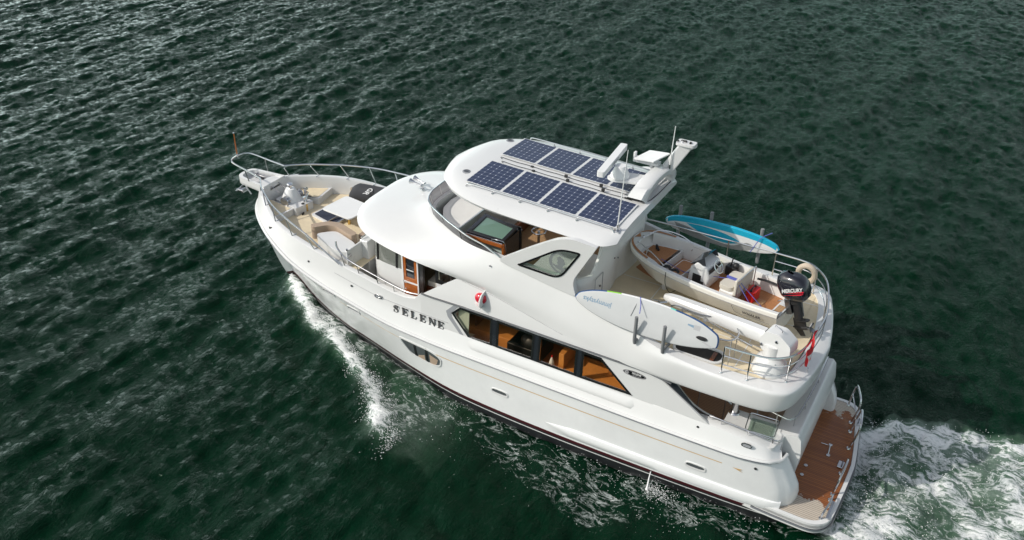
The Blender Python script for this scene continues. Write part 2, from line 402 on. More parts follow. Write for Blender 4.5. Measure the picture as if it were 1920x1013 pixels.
def text_mesh(name, body, size, mat_, M_, parent, ext=0.002, shear=0.0, spacing=1.0, bold=0.0, sx=1.0):
    cu = bpy.data.curves.new(name, 'FONT'); cu.body = body; cu.size = size; cu.extrude = ext; cu.shear = shear; cu.space_character = spacing
    cu.offset = bold; cu.align_x = 'CENTER'; cu.align_y = 'CENTER'
    tmp = bpy.data.objects.new(name + "_c", cu); COL.objects.link(tmp)
    dg = bpy.context.evaluated_depsgraph_get(); dg.update()
    me = bpy.data.meshes.new_from_object(tmp.evaluated_get(dg)); me.name = name
    bpy.data.objects.remove(tmp)
    me.transform(M_ @ Matrix.Diagonal((sx, 1, 1, 1)))
    me.materials.clear(); me.materials.append(MATS[mat_])
    o = bpy.data.objects.new(name, me); COL.objects.link(o)
    if parent: o.parent = parent
    return o
def frame(origin, ux, uy):
    """matrix taking text x to ux, text y to uy"""
    ux = Vector(ux).normalized(); uy = Vector(uy); uz = ux.cross(uy).normalized(); uy = uz.cross(ux)
    m_ = Matrix((ux, uy, uz)).transposed().to_4x4(); m_.translation = Vector(origin); return m_
# ================================================================ MOTOR YACHT
Y = thing("motor_yacht", "large white motor yacht with solar panels on its roof under way through green water", "yacht", (8, 0, 0))
Y0 = Y
YL = (-8, 0, 0)
def part(name, g, mats, parent=Y, **kw):
    kw.setdefault('loc', YL if parent is Y else None)
    return build(name, g, mats, parent, **kw)
def lin(tab, x, k):
    return float(np.interp(x, [r[0] for r in tab], [r[k] for r in tab]))
# --- main plan tables (x, rub half-breadth, rub height, waterline half-breadth)
RUB = [(-0.13, 1.92, 1.85), (-0.1, 2.1, 1.86), (-0.04, 2.25, 1.87), (0.08, 2.36, 1.90), (0.3, 2.52, 1.92), (1.0, 2.63, 1.90), (2, 2.66, 1.89), (4, 2.68, 1.88), (8, 2.68, 1.87), (9.6, 2.68, 1.87), (10.4, 2.67, 1.89),
       (11.5, 2.65, 1.95), (12.6, 2.61, 2.12), (14, 2.5, 2.34), (15, 2.4, 2.56), (15.6, 2.29, 2.75), (16.4, 2.02, 2.98), (17.2, 1.55, 3.06), (17.8, 1.08, 3.08), (18.15, 0.68, 3.1), (18.35, 0.32, 3.12), (18.4, 0.0, 3.12)]
WL = [(-0.13, 1.9), (-0.1, 2.02), (-0.04, 2.14), (0.08, 2.25), (0.3, 2.38), (2, 2.5), (4, 2.6), (6, 2.66), (8, 2.62), (9.5, 2.48), (11.1, 2.12), (12.9, 1.68), (14.1, 1.42), (15.7, 0.88), (17.0, 0.28), (17.6, 0.04), (18.4, 0.0)]
def rubY(x): return lin(RUB, x, 1)
def rubZ(x): return lin(RUB, x, 2)
xs = np.unique(np.concatenate([[-0.13, -0.12, -0.1, -0.07, -0.04, 0.0, 0.04, 0.08, 0.15, 0.22, 0.3, 0.4], np.arange(0.6, 16.4, 0.4), np.arange(16.4, 18.0, 0.15), [18.0, 18.1, 18.2, 18.28, 18.35, 18.4]]))
def smoothtab(tab, k):
    X = [r[0] for r in tab]; P = crom([(r[0], r[k]) for r in tab], 6); PX = [p[0] for p in P]; PY = [p[1] for p in P]
    return lambda x: float(np.interp(x, PX, PY))
rubY = smoothtab(RUB, 1); rubZ = smoothtab(RUB, 2); wlY = smoothtab(WL, 1)
def hull_pt(x, z):
    yr, zr, yw = max(0, rubY(x)), rubZ(x), max(0, wlY(x))
    if x > 17.6:                                   # raked stem
        zs = (x - 17.75) / 0.65 * 3.1
        if z < zs: return 0.0
        s = (z - zs) / max(0.05, zr - zs); return yr * min(1, s) ** 0.7
    if z <= 0: return yw * (1 - (z / -1.3) ** 2 * 0.35)
    s = min(1, z / zr); f = float(np.interp(x, [9, 14, 17], [0.62, 1.05, 1.5]))
    return yw + (yr - yw) * s ** f
def aftx(x, z):
    if x > 1.3: return x
    return x + (1.3 - x) / 1.43 * float(np.interp(z / rubZ(x), [0.05, 0.3, 0.53, 0.77, 1.0, 1.2], [-0.06, -0.19, -0.22, 0.0, 0.25, 0.50]))
def hullside(z_of, name, m_, off=0.0, x0=-0.13, x1=18.4):
    g = G()
    for sgn in (1, -1):
        rows = []
        for x in xs:
            if x < x0 or x > x1: continue
            rows.append([(min(aftx(x, z), 17.75 + 0.65 * max(-0.2, z) / 3.1), sgn * (hull_pt(x, z) + (off if x < 17.6 else 0)), z) for z in z_of(x)])
        g.loft(rows)
    return g
def zlist(x):
    zr = rubZ(x); return [0.34 + (zr - 0.34) * t for t in (0, 0.1, 0.2, 0.35, 0.5, 0.65, 0.8, 0.92, 1.0)]
g = hullside(zlist, "", "")
for sgn in (1, -1):                                # rounded quarter down to the swim platform
    pass
# transom closing
for s_ in (1, -1): g.loft([[(aftx(-0.13, z), s_ * hull_pt(-0.13, z), z) for z in zlist(-0.13)], [(aftx(-0.13, z) + 0.06, s_ * (hull_pt(-0.13, z) - 0.07), z) for z in zlist(-0.13)], [(0.5, s_ * 1.86, z) for z in zlist(-0.13)]])
part("hull", g, "gelcoat_hull", ang=50, weld=0.001, apart=False)
g = hullside(lambda x: [0.255, 0.3, 0.34], "", "", 0.004); part("pinstripe", g, "burgundy")
g = hullside(lambda x: [-1.0, -0.5, -0.2, 0.0, 0.12, 0.255], "", "", 0.0)
g.box(-0.9, 0, -2.2, 2.2, -0.4, 0.12); part("boot_stripe", g, "boot_black")
# thin white line inside the boot stripe
g = hullside(lambda x: [0.17, 0.2], "", "", 0.006); part("boot_line", g, "gelcoat")
# lower spray knuckle along the aft quarter
rows = []
for x in np.linspace(6.3, 0.1, 40):
    w = min(1, (6.3 - x) / 0.9); y = hull_pt(x, 0.6)
    zz = 0.62
    x = aftx(x, 0.55)
    rows.append([(x, y - 0.01, zz + 0.13 * w), (x, y + 0.05 * w, zz + 0.1 * w), (x, y + 0.085 * w, zz), (x, y + 0.05 * w, zz - 0.16 * w), (x, hull_pt(x, 0.36), 0.40)])
g = G(); g.loft(rows); g.loft([[(p[0], -p[1], p[2]) for p in r] for r in rows]); part("spray_rail", g, "gelcoat_hull")
# rub rail: white moulding with a dark steel strip
g = G(); g2 = G(); xr = [x for x in xs if x <= 18.3]
for sgn in (1, -1):
    pts = [(aftx(x, rubZ(x)), sgn * (rubY(x) + 0.01), rubZ(x)) for x in xr]; g.tube(pts, 0.05, 10)
    g2.tube([(p[0], p[1] + sgn * 0.045, p[2] - 0.005) for p in pts if p[0] < 17.9], 0.017, 6)
part("rub_rail", g, "gelcoat"); part("rub_strake", g2, "dark_steel")
# gold sheer line painted below the rub rail
g = G()
for sgn in (1, -1):
    pts = [(x, sgn * (hull_pt(x, rubZ(x) - 0.42 - 0.02 * (x < 3)) + 0.004), rubZ(x) - 0.42) for x in np.arange(1.45, 13.5, 0.25)]
    g.loft([[p, (p[0], p[1], p[2] + 0.026)] for p in pts])
    xa = 1.15; y = sgn * (hull_pt(xa, 1.45) + 0.004)
    g.add([(1.2, y, 1.47), (0.95, y, 1.50), (1.02, y, 1.45), (0.92, y, 1.41)], [(0, 1, 2), (0, 2, 3)])
    g.add([(1.38, y, 1.49), (1.34, y, 1.47), (1.38, y, 1.455)], [(0, 1, 2)])
part("gold_stripe", g, "gold_line")

# --- topsides above the rub rail
def aft_section(x):
    e = max(0.0, 1 - (x + 0.05) / 0.65)                       # roll-down at the quarter
    yr, zr = rubY(x), rubZ(x)
    zt = float(np.interp(x, [-0.05, 0.15, 0.6, 1.2, 2.0, 4], [2.02, 2.13, 2.26, 2.32, 2.36, 2.36]))
    k = (zt - zr) / 0.47
    return [(yr - 0.01, zr + 0.02), (yr - 0.07, zr + 0.15 * k), (yr - 0.13, zr + 0.31 * k), (yr - 0.195, zt)]
FWD = [(10.4, 2.60, 2.04, 2.54, 2.2, 2.475, 2.36, 2.465, 3.22), (10.6, 2.6, 2.05, 2.54, 2.2, 2.47, 2.38, 2.46, 3.0), (10.9, 2.6, 2.06, 2.53, 2.23, 2.465, 2.4, 2.45, 2.9),
       (11.5, 2.59, 2.09, 2.52, 2.27, 2.45, 2.44, 2.42, 2.9), (12.6, 2.55, 2.26, 2.49, 2.42, 2.42, 2.58, 2.37, 3.04), (14, 2.44, 2.48, 2.38, 2.63, 2.33, 2.78, 2.25, 3.17),
       (15, 2.33, 2.7, 2.29, 2.82, 2.24, 2.98, 2.14, 3.3), (15.6, 2.24, 2.87, 2.2, 2.98, 2.14, 3.1, 2.04, 3.38), (16.4, 1.98, 3.06, 1.94, 3.15, 1.88, 3.25, 1.77, 3.47), (17.2, 1.52, 3.13, 1.48, 3.21, 1.42, 3.3, 1.28, 3.54),
       (17.8, 1.05, 3.14, 1.01, 3.22, 0.96, 3.32, 0.80, 3.58), (18.15, 0.66, 3.16, 0.64, 3.24, 0.6, 3.34, 0.48, 3.6), (18.35, 0.31, 3.18, 0.3, 3.26, 0.28, 3.36, 0.24, 3.61), (18.4, 0.0, 3.18, 0, 3.26, 0, 3.36, 0, 3.61)]
fT = [smoothtab(FWD, k) for k in range(1, 9)]
fT[7] = lambda x: lin(FWD, x, 8)
CAPW = 0.17
def capY(x): return fT[6](x)
def capZ(x): return fT[7](x)
g = G(); xa = [x for x in xs if x < 10.4] + [10.4]; xf = [10.4, 10.45, 10.5, 10.55, 10.6, 10.7] + [x for x in xs if x > 10.7]
for sgn in (1, -1):
    g.loft([[(aftx(x, z), sgn * y, z) for y, z in aft_section(max(x, -0.05))] for x in xa if x > -0.12])
    rows = []
    for x in xf:
        v = [f(x) for f in fT]
        rows.append([(x, sgn * (rubY(x) - 0.01), rubZ(x) + 0.02)] + [(x, sgn * max(0, v[2 * i]), v[2 * i + 1]) for i in range(4)])
    g.loft(rows)
    # cap and inner bulwark face, forward
    rows = []
    for x in xf:
        if x > 17.95: continue
        y, z = capY(x), capZ(x); w = CAPW if x > 11 else CAPW * 0.6 + 0.4 * CAPW * (x - 10.4) / 0.6
        yi = max(0.02, y - w); zf = 2.76 if x > 13.2 else 1.95
        rows.append([(x, sgn * y, z), (x, sgn * (y - 0.03), z + 0.02), (x, sgn * (yi + 0.02), z + 0.02), (x, sgn * yi, z - 0.02), (x, sgn * (yi - 0.02), z - 0.25), (x, sgn * (yi - 0.03), zf)])
 
    g.loft(rows)
# bow closing: cap over the stem and the curved inner wall behind it
A = [(17.70, 0.80), (17.86, 0.60), (17.95, 0.35), (17.98, 0.0), (17.95, -0.35), (17.86, -0.60), (17.70, -0.80)]; A = crom(A, 4)
B = [(17.72, 0.93), (17.98, .62), (18.25, .36), (18.38, 0), (18.25, -.36), (17.98, -.62), (17.72, -.93)]; B = crom(B, 4)
g.loft([[(b[0], b[1], capZ(min(b[0], 18.3)) + 0.018), (a[0], a[1], 3.60), (a[0] - 0.01, a[1], 3.56), (a[0] - 0.05, a[1], 3.0)] for a, b in zip(A, B)])
part("bulwark", g, "gelcoat", ang=40)
# aft cockpit bulwark cap + inner
g = G()
for sgn in (1, -1):
    rows = []
    for x in [v for v in xa if v > -0.06 and v < 3.6]:
        y, z = aft_section(x)[-1]
        x = aftx(x, z); rows.append([(x, sgn * y, z), (x, sgn * (y - 0.05), z + 0.03), (x, sgn * (y - 0.26), z + 0.03), (x, sgn * (y - 0.28), z), (x, sgn * (y - 0.28), 1.35)])
    g.loft(rows)
part("cockpit_coaming", g, "gelcoat")
# fine crease line on the bulwark
g = G()
for sgn in (1, -1):
    pts = [(x, sgn * (2.487 if x < 11 else fT[4](x) + 0.012), 2.60 if x < 10.6 else max(2.60, fT[5](x) + 0.12)) for x in np.arange(9.5, 13.6, 0.15)]
    g.tube(pts, 0.006, 5)
part("moulding_line", g, "soft_grey")

# --- house side with the saloon windows (a flat panel with real openings)
YS = 2.472
WINS = [[(9.33, 2.97), (9.08, 3.215), (8.10, 3.215), (8.13, 2.385), (8.80, 2.345)],
        [(7.90, 3.215), (6.81, 3.205), (6.86, 2.40), (7.93, 2.385)],
        [(6.62, 3.205), (5.56, 3.20), (5.59, 2.40), (6.66, 2.40)],
        [(5.38, 3.20), (4.90, 3.195), (4.05, 2.43), (5.41, 2.40)]]
outer = [(10.4, 2.34), (10.4, 3.24), (9.0, 3.29), (3.75, 3.29), (3.35, 3.25), (1.96, 2.37), (3.4, 2.335)]
GUT = lambda x: float(np.interp(x, [3.3, 3.75, 9, 10.4], [3.25, 3.29, 3.29, 3.24]))
for sgn in (1, -1):
    g = G(); f = lambda u, v, d, s=sgn: (u, s * d, v)
    g.prism([outer] + WINS, f, YS, YS - 0.06)
    # sill ledge under the windows
    rows = []
    for x in np.linspace(10.35, 3.6, 40):
        e = min(1, (x - 3.6) / 0.35) * min(1, max(0, 9.5 - x) / 0.9)
        rows.append([(x, sgn * (YS - 0.01), 2.335), (x, sgn * (YS + 0.03 * e), 2.32), (x, sgn * (YS + 0.12 * e), 2.17), (x, sgn * (YS + 0.13 * e), 2.08), (x, sgn * (YS + 0.1 * e), 2.0)])
    g.loft(rows)
    part("house_side", g, "gelcoat", bevel=0.004)
    g = G()
    g.tube([(10.35, sgn * (YS + 0.02), 3.27)] + [(x, sgn * (YS + 0.02), GUT(x) + 0.01) for x in (10, 9, 8, 7, 6, 5, 4, 3.6)] + [(3.0, sgn * 2.52, 3.23)], 0.024, 8)
    part("drip_rail", g, "dark_steel")
    for w in WINS:
        if sgn < 0: continue
        c = np.mean(np.array(w), 0); gi = G()
        big = [tuple(c + (np.array(p) - c) * 1.0) for p in w]
        area = sum(w[i][0] * w[(i + 1) % len(w)][1] - w[(i + 1) % len(w)][0] * w[i][1] for i in range(len(w)))
        sg = -1 if area < 0 else 1
        gi.prism([off(w, 0.035 * sg), off(w, -0.02 * sg)], lambda u, v, d: (u, d, v), YS + 0.008, YS - 0.03)
        wf = part("window", gi, "black_frame")
        gp = G(); gp.add([(u, YS - 0.012, v) for u, v in w], [tuple(range(len(w)))]); build("pane", gp, "glass_salon", wf, smooth=False)
        gp = G(); gp.prism([off(w, -0.02 * sg), off(w, -0.032 * sg)], lambda u, v, d: (u, d, v), YS + 0.004, YS - 0.02); build("inner_trim", gp, "stainless", wf)
# black mullion blocks between the panes
g = G()
for a, b in (((8.115, 7.915)), ((6.835, 6.64)), ((5.575, 5.395))):
    g.add([(a, YS + 0.004, 2.36), (b, YS + 0.004, 2.36), (b - 0.02, YS + 0.004, 3.24), (a - 0.02, YS + 0.004, 3.24)], [(0, 1, 2, 3)])
part("window_mullion", g, "glass_dark", smooth=False)
# grey reveal forward of the first pane
g = G(); g.prism([[(9.30, 3.24), (9.55, 2.98), (9.50, 2.80), (9.05, 2.28), (8.95, 2.30), (9.36, 2.84), (9.38, 2.98), (9.15, 3.24)]], lambda u, v, d: (u, d, v), YS + 0.006, YS); part("window_reveal", g, "grey_plastic")

# --- saloon interior behind the glass
g = G(); g.box(3.6, 9.7, -2.2, 2.4, 1.72, 1.75); g.box(3.55, 3.6, -2.2, 2.4, 1.75, 3.2); g.box(9.5, 9.55, -2.2, 1.9, 1.75, 3.2)
g.box(3.6, 9.6, -2.25, -2.2, 1.75, 3.2, mi=1)
g.box(7.2, 9.4, 1.0, 1.9, 1.75, 2.25); g.box(4.2, 6.3, 1.5, 2.35, 1.75, 2.28); g.box(6.0, 6.15, 0.9, 2.3, 1.75, 2.75); g.box(4.8, 4.9, 1.0, 1.9, 1.75, 2.6)
g.box(3.7, 5.0, 0.2, 1.1, 1.75, 2.4); g.box(6.4, 8.2, -0.9, 0.4, 1.75, 2.3, mi=1)
g.box(3.6, 9.6, -2.2, 2.4, 3.28, 3.30, mi=1)
part("saloon_joinery", g, ["wood_inside", "wood_inside_dark"], bevel=0.01)
g = G(); g.ball((7.25, 1.75, 2.35), 0.32, 10, sc=(1, 0.8, 0.8)); g.ball((7.7, 1.2, 2.5), 0.3, 10); g.box(6.95, 7.9, 1.0, 2.0, 1.75, 2.25)
part("armchair", g, "leather_black", bevel=0.03)
g = G(); g.prism([rounded([(9.25, 2.3), (9.2, 3.15), (8.85, 3.15), (8.9, 2.3)], 0.05)], lambda u, v, d: (u, d, v), 2.38, 2.36); part("window_blind", g, "interior_green")

# --- upper shell: brow of the pilothouse, flybridge coaming and boat deck coaming in one moulding
SH = [  # L(low outer) M N U(top outer) V(top inner)
 ((13.45, 0, 4.56), (13.2, 0, 4.67), (11.75, 0, 4.86), (11.22, 0, 5.04), (11.08, 0, 5.04)),
 ((13.42, .8, 4.56), (13.15, .72, 4.67), (11.74, .6, 4.86), (11.18, .5, 5.04), (11.05, .45, 5.04)),
 ((13.2, 1.5, 4.54), (12.9, 1.4, 4.65), (11.58, 1.1, 4.85), (11.03, .93, 5.03), (10.92, .85, 5.03)),
 ((12.7, 2.08, 4.50), (12.4, 1.92, 4.62), (11.2, 1.48, 4.83), (10.72, 1.24, 5.02), (10.6, 1.14, 5.02)),
 ((11.9, 2.42, 4.44), (11.65, 2.25, 4.57), (10.68, 1.80, 4.80), (10.25, 1.50, 5.01), (10.15, 1.40, 5.01)),
 ((10.6, 2.52, 4.29), (10.45, 2.38, 4.43), (9.95, 2.08, 4.74), (9.65, 1.80, 5.01), (9.6, 1.69, 5.01)),
 ((9.1, 2.33, 4.03), (9.1, 2.40, 4.24), (9.05, 2.26, 4.66), (9.0, 2.04, 5.02), (9.0, 1.92, 5.02)),
 ((8.0, 2.37, 3.91), (8.0, 2.40, 4.17), (8.0, 2.31, 4.60), (8.0, 2.17, 5.02), (8.0, 2.05, 5.02)),
 ((7.0, 2.42, 3.72), (7.0, 2.41, 4.08), (7.0, 2.31, 4.50), (7.0, 2.2, 4.88), (7.0, 2.08, 4.88)),
 ((6.0, 2.46, 3.52), (6.0, 2.43, 3.90), (6.0, 2.32, 4.32), (6.0, 2.22, 4.66), (6.0, 2.1, 4.66)),
 ((5.0, 2.48, 3.41), (5.0, 2.46, 3.70), (5.0, 2.38, 4.08), (5.0, 2.28, 4.42), (5.0, 2.16, 4.42)),
 ((4.2, 2.51, 3.32), (4.2, 2.50, 3.50), (4.2, 2.44, 3.90), (4.2, 2.34, 4.24), (4.2, 2.2, 4.24)),
 ((3.4, 2.51, 3.27), (3.4, 2.55, 3.40), (3.4, 2.55, 3.84), (3.4, 2.46, 4.06), (3.4, 2.26, 4.07)),
 ((2.6, 2.51, 3.27), (2.6, 2.56, 3.37), (2.6, 2.57, 3.85), (2.6, 2.51, 3.97), (2.6, 2.26, 3.985)),
 ((1.8, 2.50, 3.28), (1.8, 2.56, 3.37), (1.8, 2.58, 3.85), (1.8, 2.53, 3.95), (1.8, 2.24, 3.965)),
 ((1.15, 2.48, 3.29), (1.1, 2.54, 3.38), (1.1, 2.57, 3.85), (1.12, 2.52, 3.95), (1.2, 2.2, 3.965)),
 ((.68, 2.38, 3.30), (.60, 2.45, 3.39), (.57, 2.48, 3.85), (.62, 2.43, 3.95), (.85, 2.1, 3.965)),
 ((.40, 2.13, 3.32), (.30, 2.19, 3.41), (.26, 2.22, 3.85), (.32, 2.18, 3.95), (.65, 1.9, 3.965)),
 ((.24, 1.6, 3.34), (.13, 1.62, 3.43), (.09, 1.63, 3.86), (.15, 1.6, 3.95), (.52, 1.5, 3.965)),
 ((.15, .8, 3.35), (.03, .8, 3.44), (-.01, .8, 3.86), (.05, .8, 3.95), (.45, .8, 3.965)),
 ((.12, 0, 3.35), (.0, 0, 3.44), (-.04, 0, 3.86), (.02, 0, 3.95), (.42, 0, 3.965))]
def resamp(k, n=7): return crom([r[k] for r in SH], n)
Ls, Ms, Ns, Us, Vs = [resamp(k) for k in range(5)]
for sgn in (1,):
    rows = []
    for a, b, c_, d, e in zip(Ls, Ms, Ns, Us, Vs):
        sec = crom([a, b, c_, d], 5)
        low = np.array(a) + (np.array([7, 0, 0]) - np.array([a[0], a[1], 0])) * 0.0
        inb = np.array([a[0], a[1] * 0.93, a[2] - 0.03]); 
        if a[0] > 12: inb = np.array([a[0] - 0.12, a[1] * 0.95, a[2] - 0.03])
        if a[0] < 0.9: inb = np.array([a[0] + 0.15, a[1] * 0.95, a[2] - 0.03])
        floor = 4.06 if e[0] > 5.9 else 3.90
        f_ = np.array([e[0], e[1], floor]); 
        rows.append([inb] + sec + [e, f_])
    stb = lambda p: (p[0] + (0.25 * min(1, p[1] / 2.0) * (1.6 - p[0]) / 1.6 if p[0] < 1.6 else 0), -p[1], p[2])
    full = rows + [[stb(p) for p in r] for r in rows[::-1]][1:]
    g = G(); g.loft(full, closed=False)
    part("upper_shell", g, "gelcoat", ang=42)
g = G(); rr_ = [p for p in Ns if p[0] > 9.6]; rr_ = [(p[0] + .22, p[1] * 1.04, p[2] - .045) for p in rr_]
rr_ = [(x_, y_, z_) for x_, y_, z_ in rr_]
# ceilings under brow and boat deck
g = G(); lo = [(p[0] - (0.12 if p[0] > 12 else 0), p[1] * 0.94, p[2] - 0.028) for p in Ls]
rows = [[p, (p[0], p[1] * 0.5, p[2]), (p[0], 0, p[2]), (p[0], -p[1] * 0.5, p[2]), (p[0], -p[1], p[2])] for p in lo]
g.loft(rows); part("ceiling", g, "gelcoat_inner")
# sloping shoulder between drip rail and shell (closes the full-beam saloon)
g = G()
for sgn in (1, -1):
    A = []; 
    for x in np.linspace(10.35, 3.4, 40):
        i = min(range(len(Ls)), key=lambda k: abs(Ls[k][0] - min(x, 9.25 if x > 9.25 else x)) + (50 if k < 30 else 0))
        L = Ls[i]; xt = x if x < 9.25 else 9.25
        zt = float(np.interp(xt, [3.4, 4.2, 5, 6, 7, 8, 9.1, 9.3], [3.28, 3.32, 3.41, 3.52, 3.72, 3.91, 4.03, 4.05]))
        yt = float(np.interp(xt, [3.4, 5, 6, 7, 8, 9.1], [2.50, 2.48, 2.46, 2.42, 2.37, 2.33])) - 0.01
        t_ = 1.0
        if x > 9.25: t_ = max(0.0, 1 - (x - 9.25) / 1.1)
        y0, z0 = YS - 0.005, GUT(x)
        zt2 = z0 + (zt - z0) * t_; yt2 = y0 + (yt - y0) * t_
        A.append([(x, sgn * y0, z0 - 0.01), (x, sgn * (y0 + 0.0), z0), (x, sgn * ((y0 + yt2) / 2 + 0.01 * t_), (z0 + zt2) / 2), (x, sgn * yt2, zt2), (x, sgn * (yt2 - 0.1), zt2 - 0.02)])
    g.loft(A)
part("house_shoulder", g, "gelcoat")
g = G(); pts = []
for x in np.linspace(9.1, 6.0, 12):
    z = float(np.interp(x, [6, 7, 8, 9.1], [3.52, 3.72, 3.91, 4.03])); y = float(np.interp(x, [6, 7, 8, 9.1], [2.465, 2.425, 2.375, 2.335]))
    pts.append((x, y, z - 0.012))
g.tube(pts, 0.007, 5); part("shadow_gap", g, "soft_grey")

# --- decks
def deck(xs_, yf, z, name, m_, th=0.03, y0f=None):
    g = G(); rows = []
    for x in xs_:
        y = yf(x); a = -y if y0f is None else y0f(x)
        rows.append([(x, y, z - th), (x, y, z), (x, (y + a) / 2, z), (x, a, z), (x, a, z - th)])
    g.loft(rows); return part(name, g, m_)
deck([x for x in xf if 12.9 < x < 17.96] , lambda x: max(0.05, capY(x) - CAPW - 0.04), 2.90, "foredeck", "non_skid")
deck([x for x in np.arange(9.0, 13.3, 0.3)], lambda x: (2.30), 2.02, "side_deck", "non_skid")
inn = [v for v in Vs]
g = G(); rows = []
for v in [v for v in Vs if v[0] < 5.95]:
    y = v[1] + 0.02; rows.append([(v[0] + (0.04 if v[0] < 0.8 else 0), y, 3.925), (v[0] + (0.04 if v[0] < 0.8 else 0), y * 0.4, 3.925), (v[0] + (0.04 if v[0] < 0.8 else 0), -y * 0.4, 3.925), (v[0] + (0.04 if v[0] < 0.8 else 0), -y, 3.925)])
g.loft(rows); part("boat_deck", g, "non_skid")
g = G()                                            # smooth seams dividing the non-skid
for y in (-1.55, -0.35, 0.95): g.box(0.6, 5.6, y - 0.012, y + 0.012, 3.926, 3.930)
for x in (1.7, 3.1, 4.5): g.box(x - 0.012, x + 0.012, -2.1, 2.0, 3.926, 3.9302)
part("deck_seam", g, "gelcoat_inner", smooth=False)
g = G(); rows = []
for v in [v for v in Vs if v[0] > 5.6]:
    rows.append([(v[0], v[1], 4.055), (v[0], 0, 4.055), (v[0], -v[1], 4.055)])
g.loft(rows); part("flybridge_deck", g, "teak_fly")
deck([1.0, 2, 3, 4.2], lambda x: 2.2, 1.36, "cockpit_sole", "teak_cockpit")
g = G(); g.box(4.05, 4.12, -2.3, 2.3, 1.36, 3.4); part("saloon_bulkhead", g, "cream_fabric")

# stair well in the boat deck (port)
g = G(); wl_ = rounded([(2.0, 1.62), (3.25, 1.62), (3.25, 2.2), (2.0, 2.2)], 0.25)
g.prism([wl_, rounded([(2.06, 1.68), (3.19, 1.68), (3.19, 2.14), (2.06, 2.14)], 0.2)], XY, 3.93, 3.975)
part("hatch_coaming", g, "gelcoat")
g = G(); g.prism([rounded([(2.06, 1.68), (3.19, 1.68), (3.19, 2.14), (2.06, 2.14)], 0.2)], XY, 3.935, 3.932); part("hatch_shade_sheet", g, "interior_dark", smooth=False)  # flat dark sheet, the shade of the stair opening put into its colour
g = G(); g.box(2.2, 2.3, 1.75, 2.1, 3.936, 3.97); part("hatch_step", g, "wood_dark", bevel=0.01)

# --- pilothouse walls, window band, door
PH = [(13.0, 0.0), (12.98, 0.7), (12.8, 1.25), (12.6, 1.6), (12.3, 1.78), (11.8, 1.84), (11.40, 1.86)]
PHs = crom(PH, 5)
g = G()
for sgn in (1, -1):
    g.loft([[(p[0], sgn * p[1], 2.0), (p[0], sgn * p[1], 3.36)] for p in PHs])
gw = G(); gw.loft([[(10.28, 1.86, 2.0), (10.28, 1.86, 3.36)], [(9.3, 1.86, 2.0), (9.3, 1.86, 3.36)]]); part('pilothouse_wall', gw, 'gelcoat'); g.loft([[(11.4, -1.86, 2.0), (11.4, -1.86, 3.36)], [(9.3, -1.86, 2.0), (9.3, -1.86, 3.36)]])
part("pilothouse_wall", g, "gelcoat", ang=60)
g = G()
for sgn in (1, -1):
    g.loft([[(p[0], sgn * p[1], 3.36), (p[0] - 0.05, sgn * (p[1] - 0.03), 4.42)] for p in PHs])
g.loft([[(11.4, -1.86, 3.36), (11.4, -1.83, 4.4)], [(9.3, -1.86, 3.36), (9.3, -1.83, 4.4)]])
part("pilothouse_glazing", g, "glass_blind", ang=60)
g = G()
for p in (PHs[3], PHs[11], PHs[19], PHs[27]):
    for sgn in (1, -1): g.tube([(p[0] + 0.01, sgn * (p[1] + 0.005), 3.36), (p[0] - 0.04, sgn * (p[1] - 0.02), 4.42)], 0.035, 6)
part("glazing_mullion", g, "black_frame")
# side window aft of the door
g = G(); g.prism([[(10.3, 3.3), (9.0, 3.3), (9.0, 4.3), (10.3, 4.3)], [(10.2, 3.42), (10.2, 4.2), (9.1, 4.2), (9.1, 3.42)]], XZ, 1.87, 1.84)
wf = part("window", g, "black_frame"); gp = G(); gp.add([(10.2, 1.86, 3.42), (10.2, 1.86, 4.2), (9.1, 1.86, 4.2), (9.1, 1.86, 3.42)], [(0, 1, 2, 3)]); build("pane", gp, "glass_pale", wf, smooth=False)
gp = G(); gp.box(9.75, 9.78, 1.862, 1.878, 3.42, 4.2); build("inner_trim", gp, "stainless", wf)
# wooden sliding door, half open: leaf at 11.40..10.88, opening 10.88..10.72 shows the cabin
g = G(); g.prism([[(11.37, 2.05), (11.37, 3.92), (10.86, 3.92), (10.86, 2.05)], [(11.27, 3.2), (10.98, 3.2), (10.98, 3.82), (11.27, 3.82)]], XZ, 1.92, 1.88)
dr = part("door", g, "wood_orange", bevel=0.006)
gp = G(); gp.add([(11.27, 1.895, 3.2), (10.98, 1.895, 3.2), (10.98, 1.895, 3.82), (11.27, 1.895, 3.82)], [(0, 1, 2, 3)]); build("pane", gp, "glass_dark", dr, smooth=False)
gp = G(); gp.box(10.85, 11.38, 1.915, 1.93, 3.02, 3.07); gp.box(11.0, 11.25, 1.925, 1.935, 3.45, 3.48); gp.box(10.84, 10.88, 1.88, 1.935, 2.05, 3.92); gp.box(11.36, 11.41, 1.88, 1.93, 2.05, 3.92)
build("door_trim", gp, "white_plastic", dr)
gp = G(); gp.tube([(11.3, 1.92, 3.05), (11.3, 1.98, 3.05), (11.22, 1.98, 3.05)], 0.014, 6); gp.tube([(11.3, 1.92, 2.82), (11.3, 1.97, 2.82), (11.24, 1.97, 2.82)], 0.01, 6); build("door_handle", gp, "stainless", dr)
g = G(); g.box(10.70, 10.85, 1.80, 1.90, 2.0, 4.4); part("door_post", g, "dark_steel", bevel=0.01)
g = G(); g.box(10.26, 10.30, 1.45, 1.85, 2.0, 3.2, mi=1); g.box(10.32, 10.75, 1.2, 1.7, 2.0, 2.95, mi=1); g.box(10.30, 10.72, 1.2, 1.66, 2.95, 3.12); g.box(10.30, 10.42, 1.2, 1.66, 3.12, 3.55)
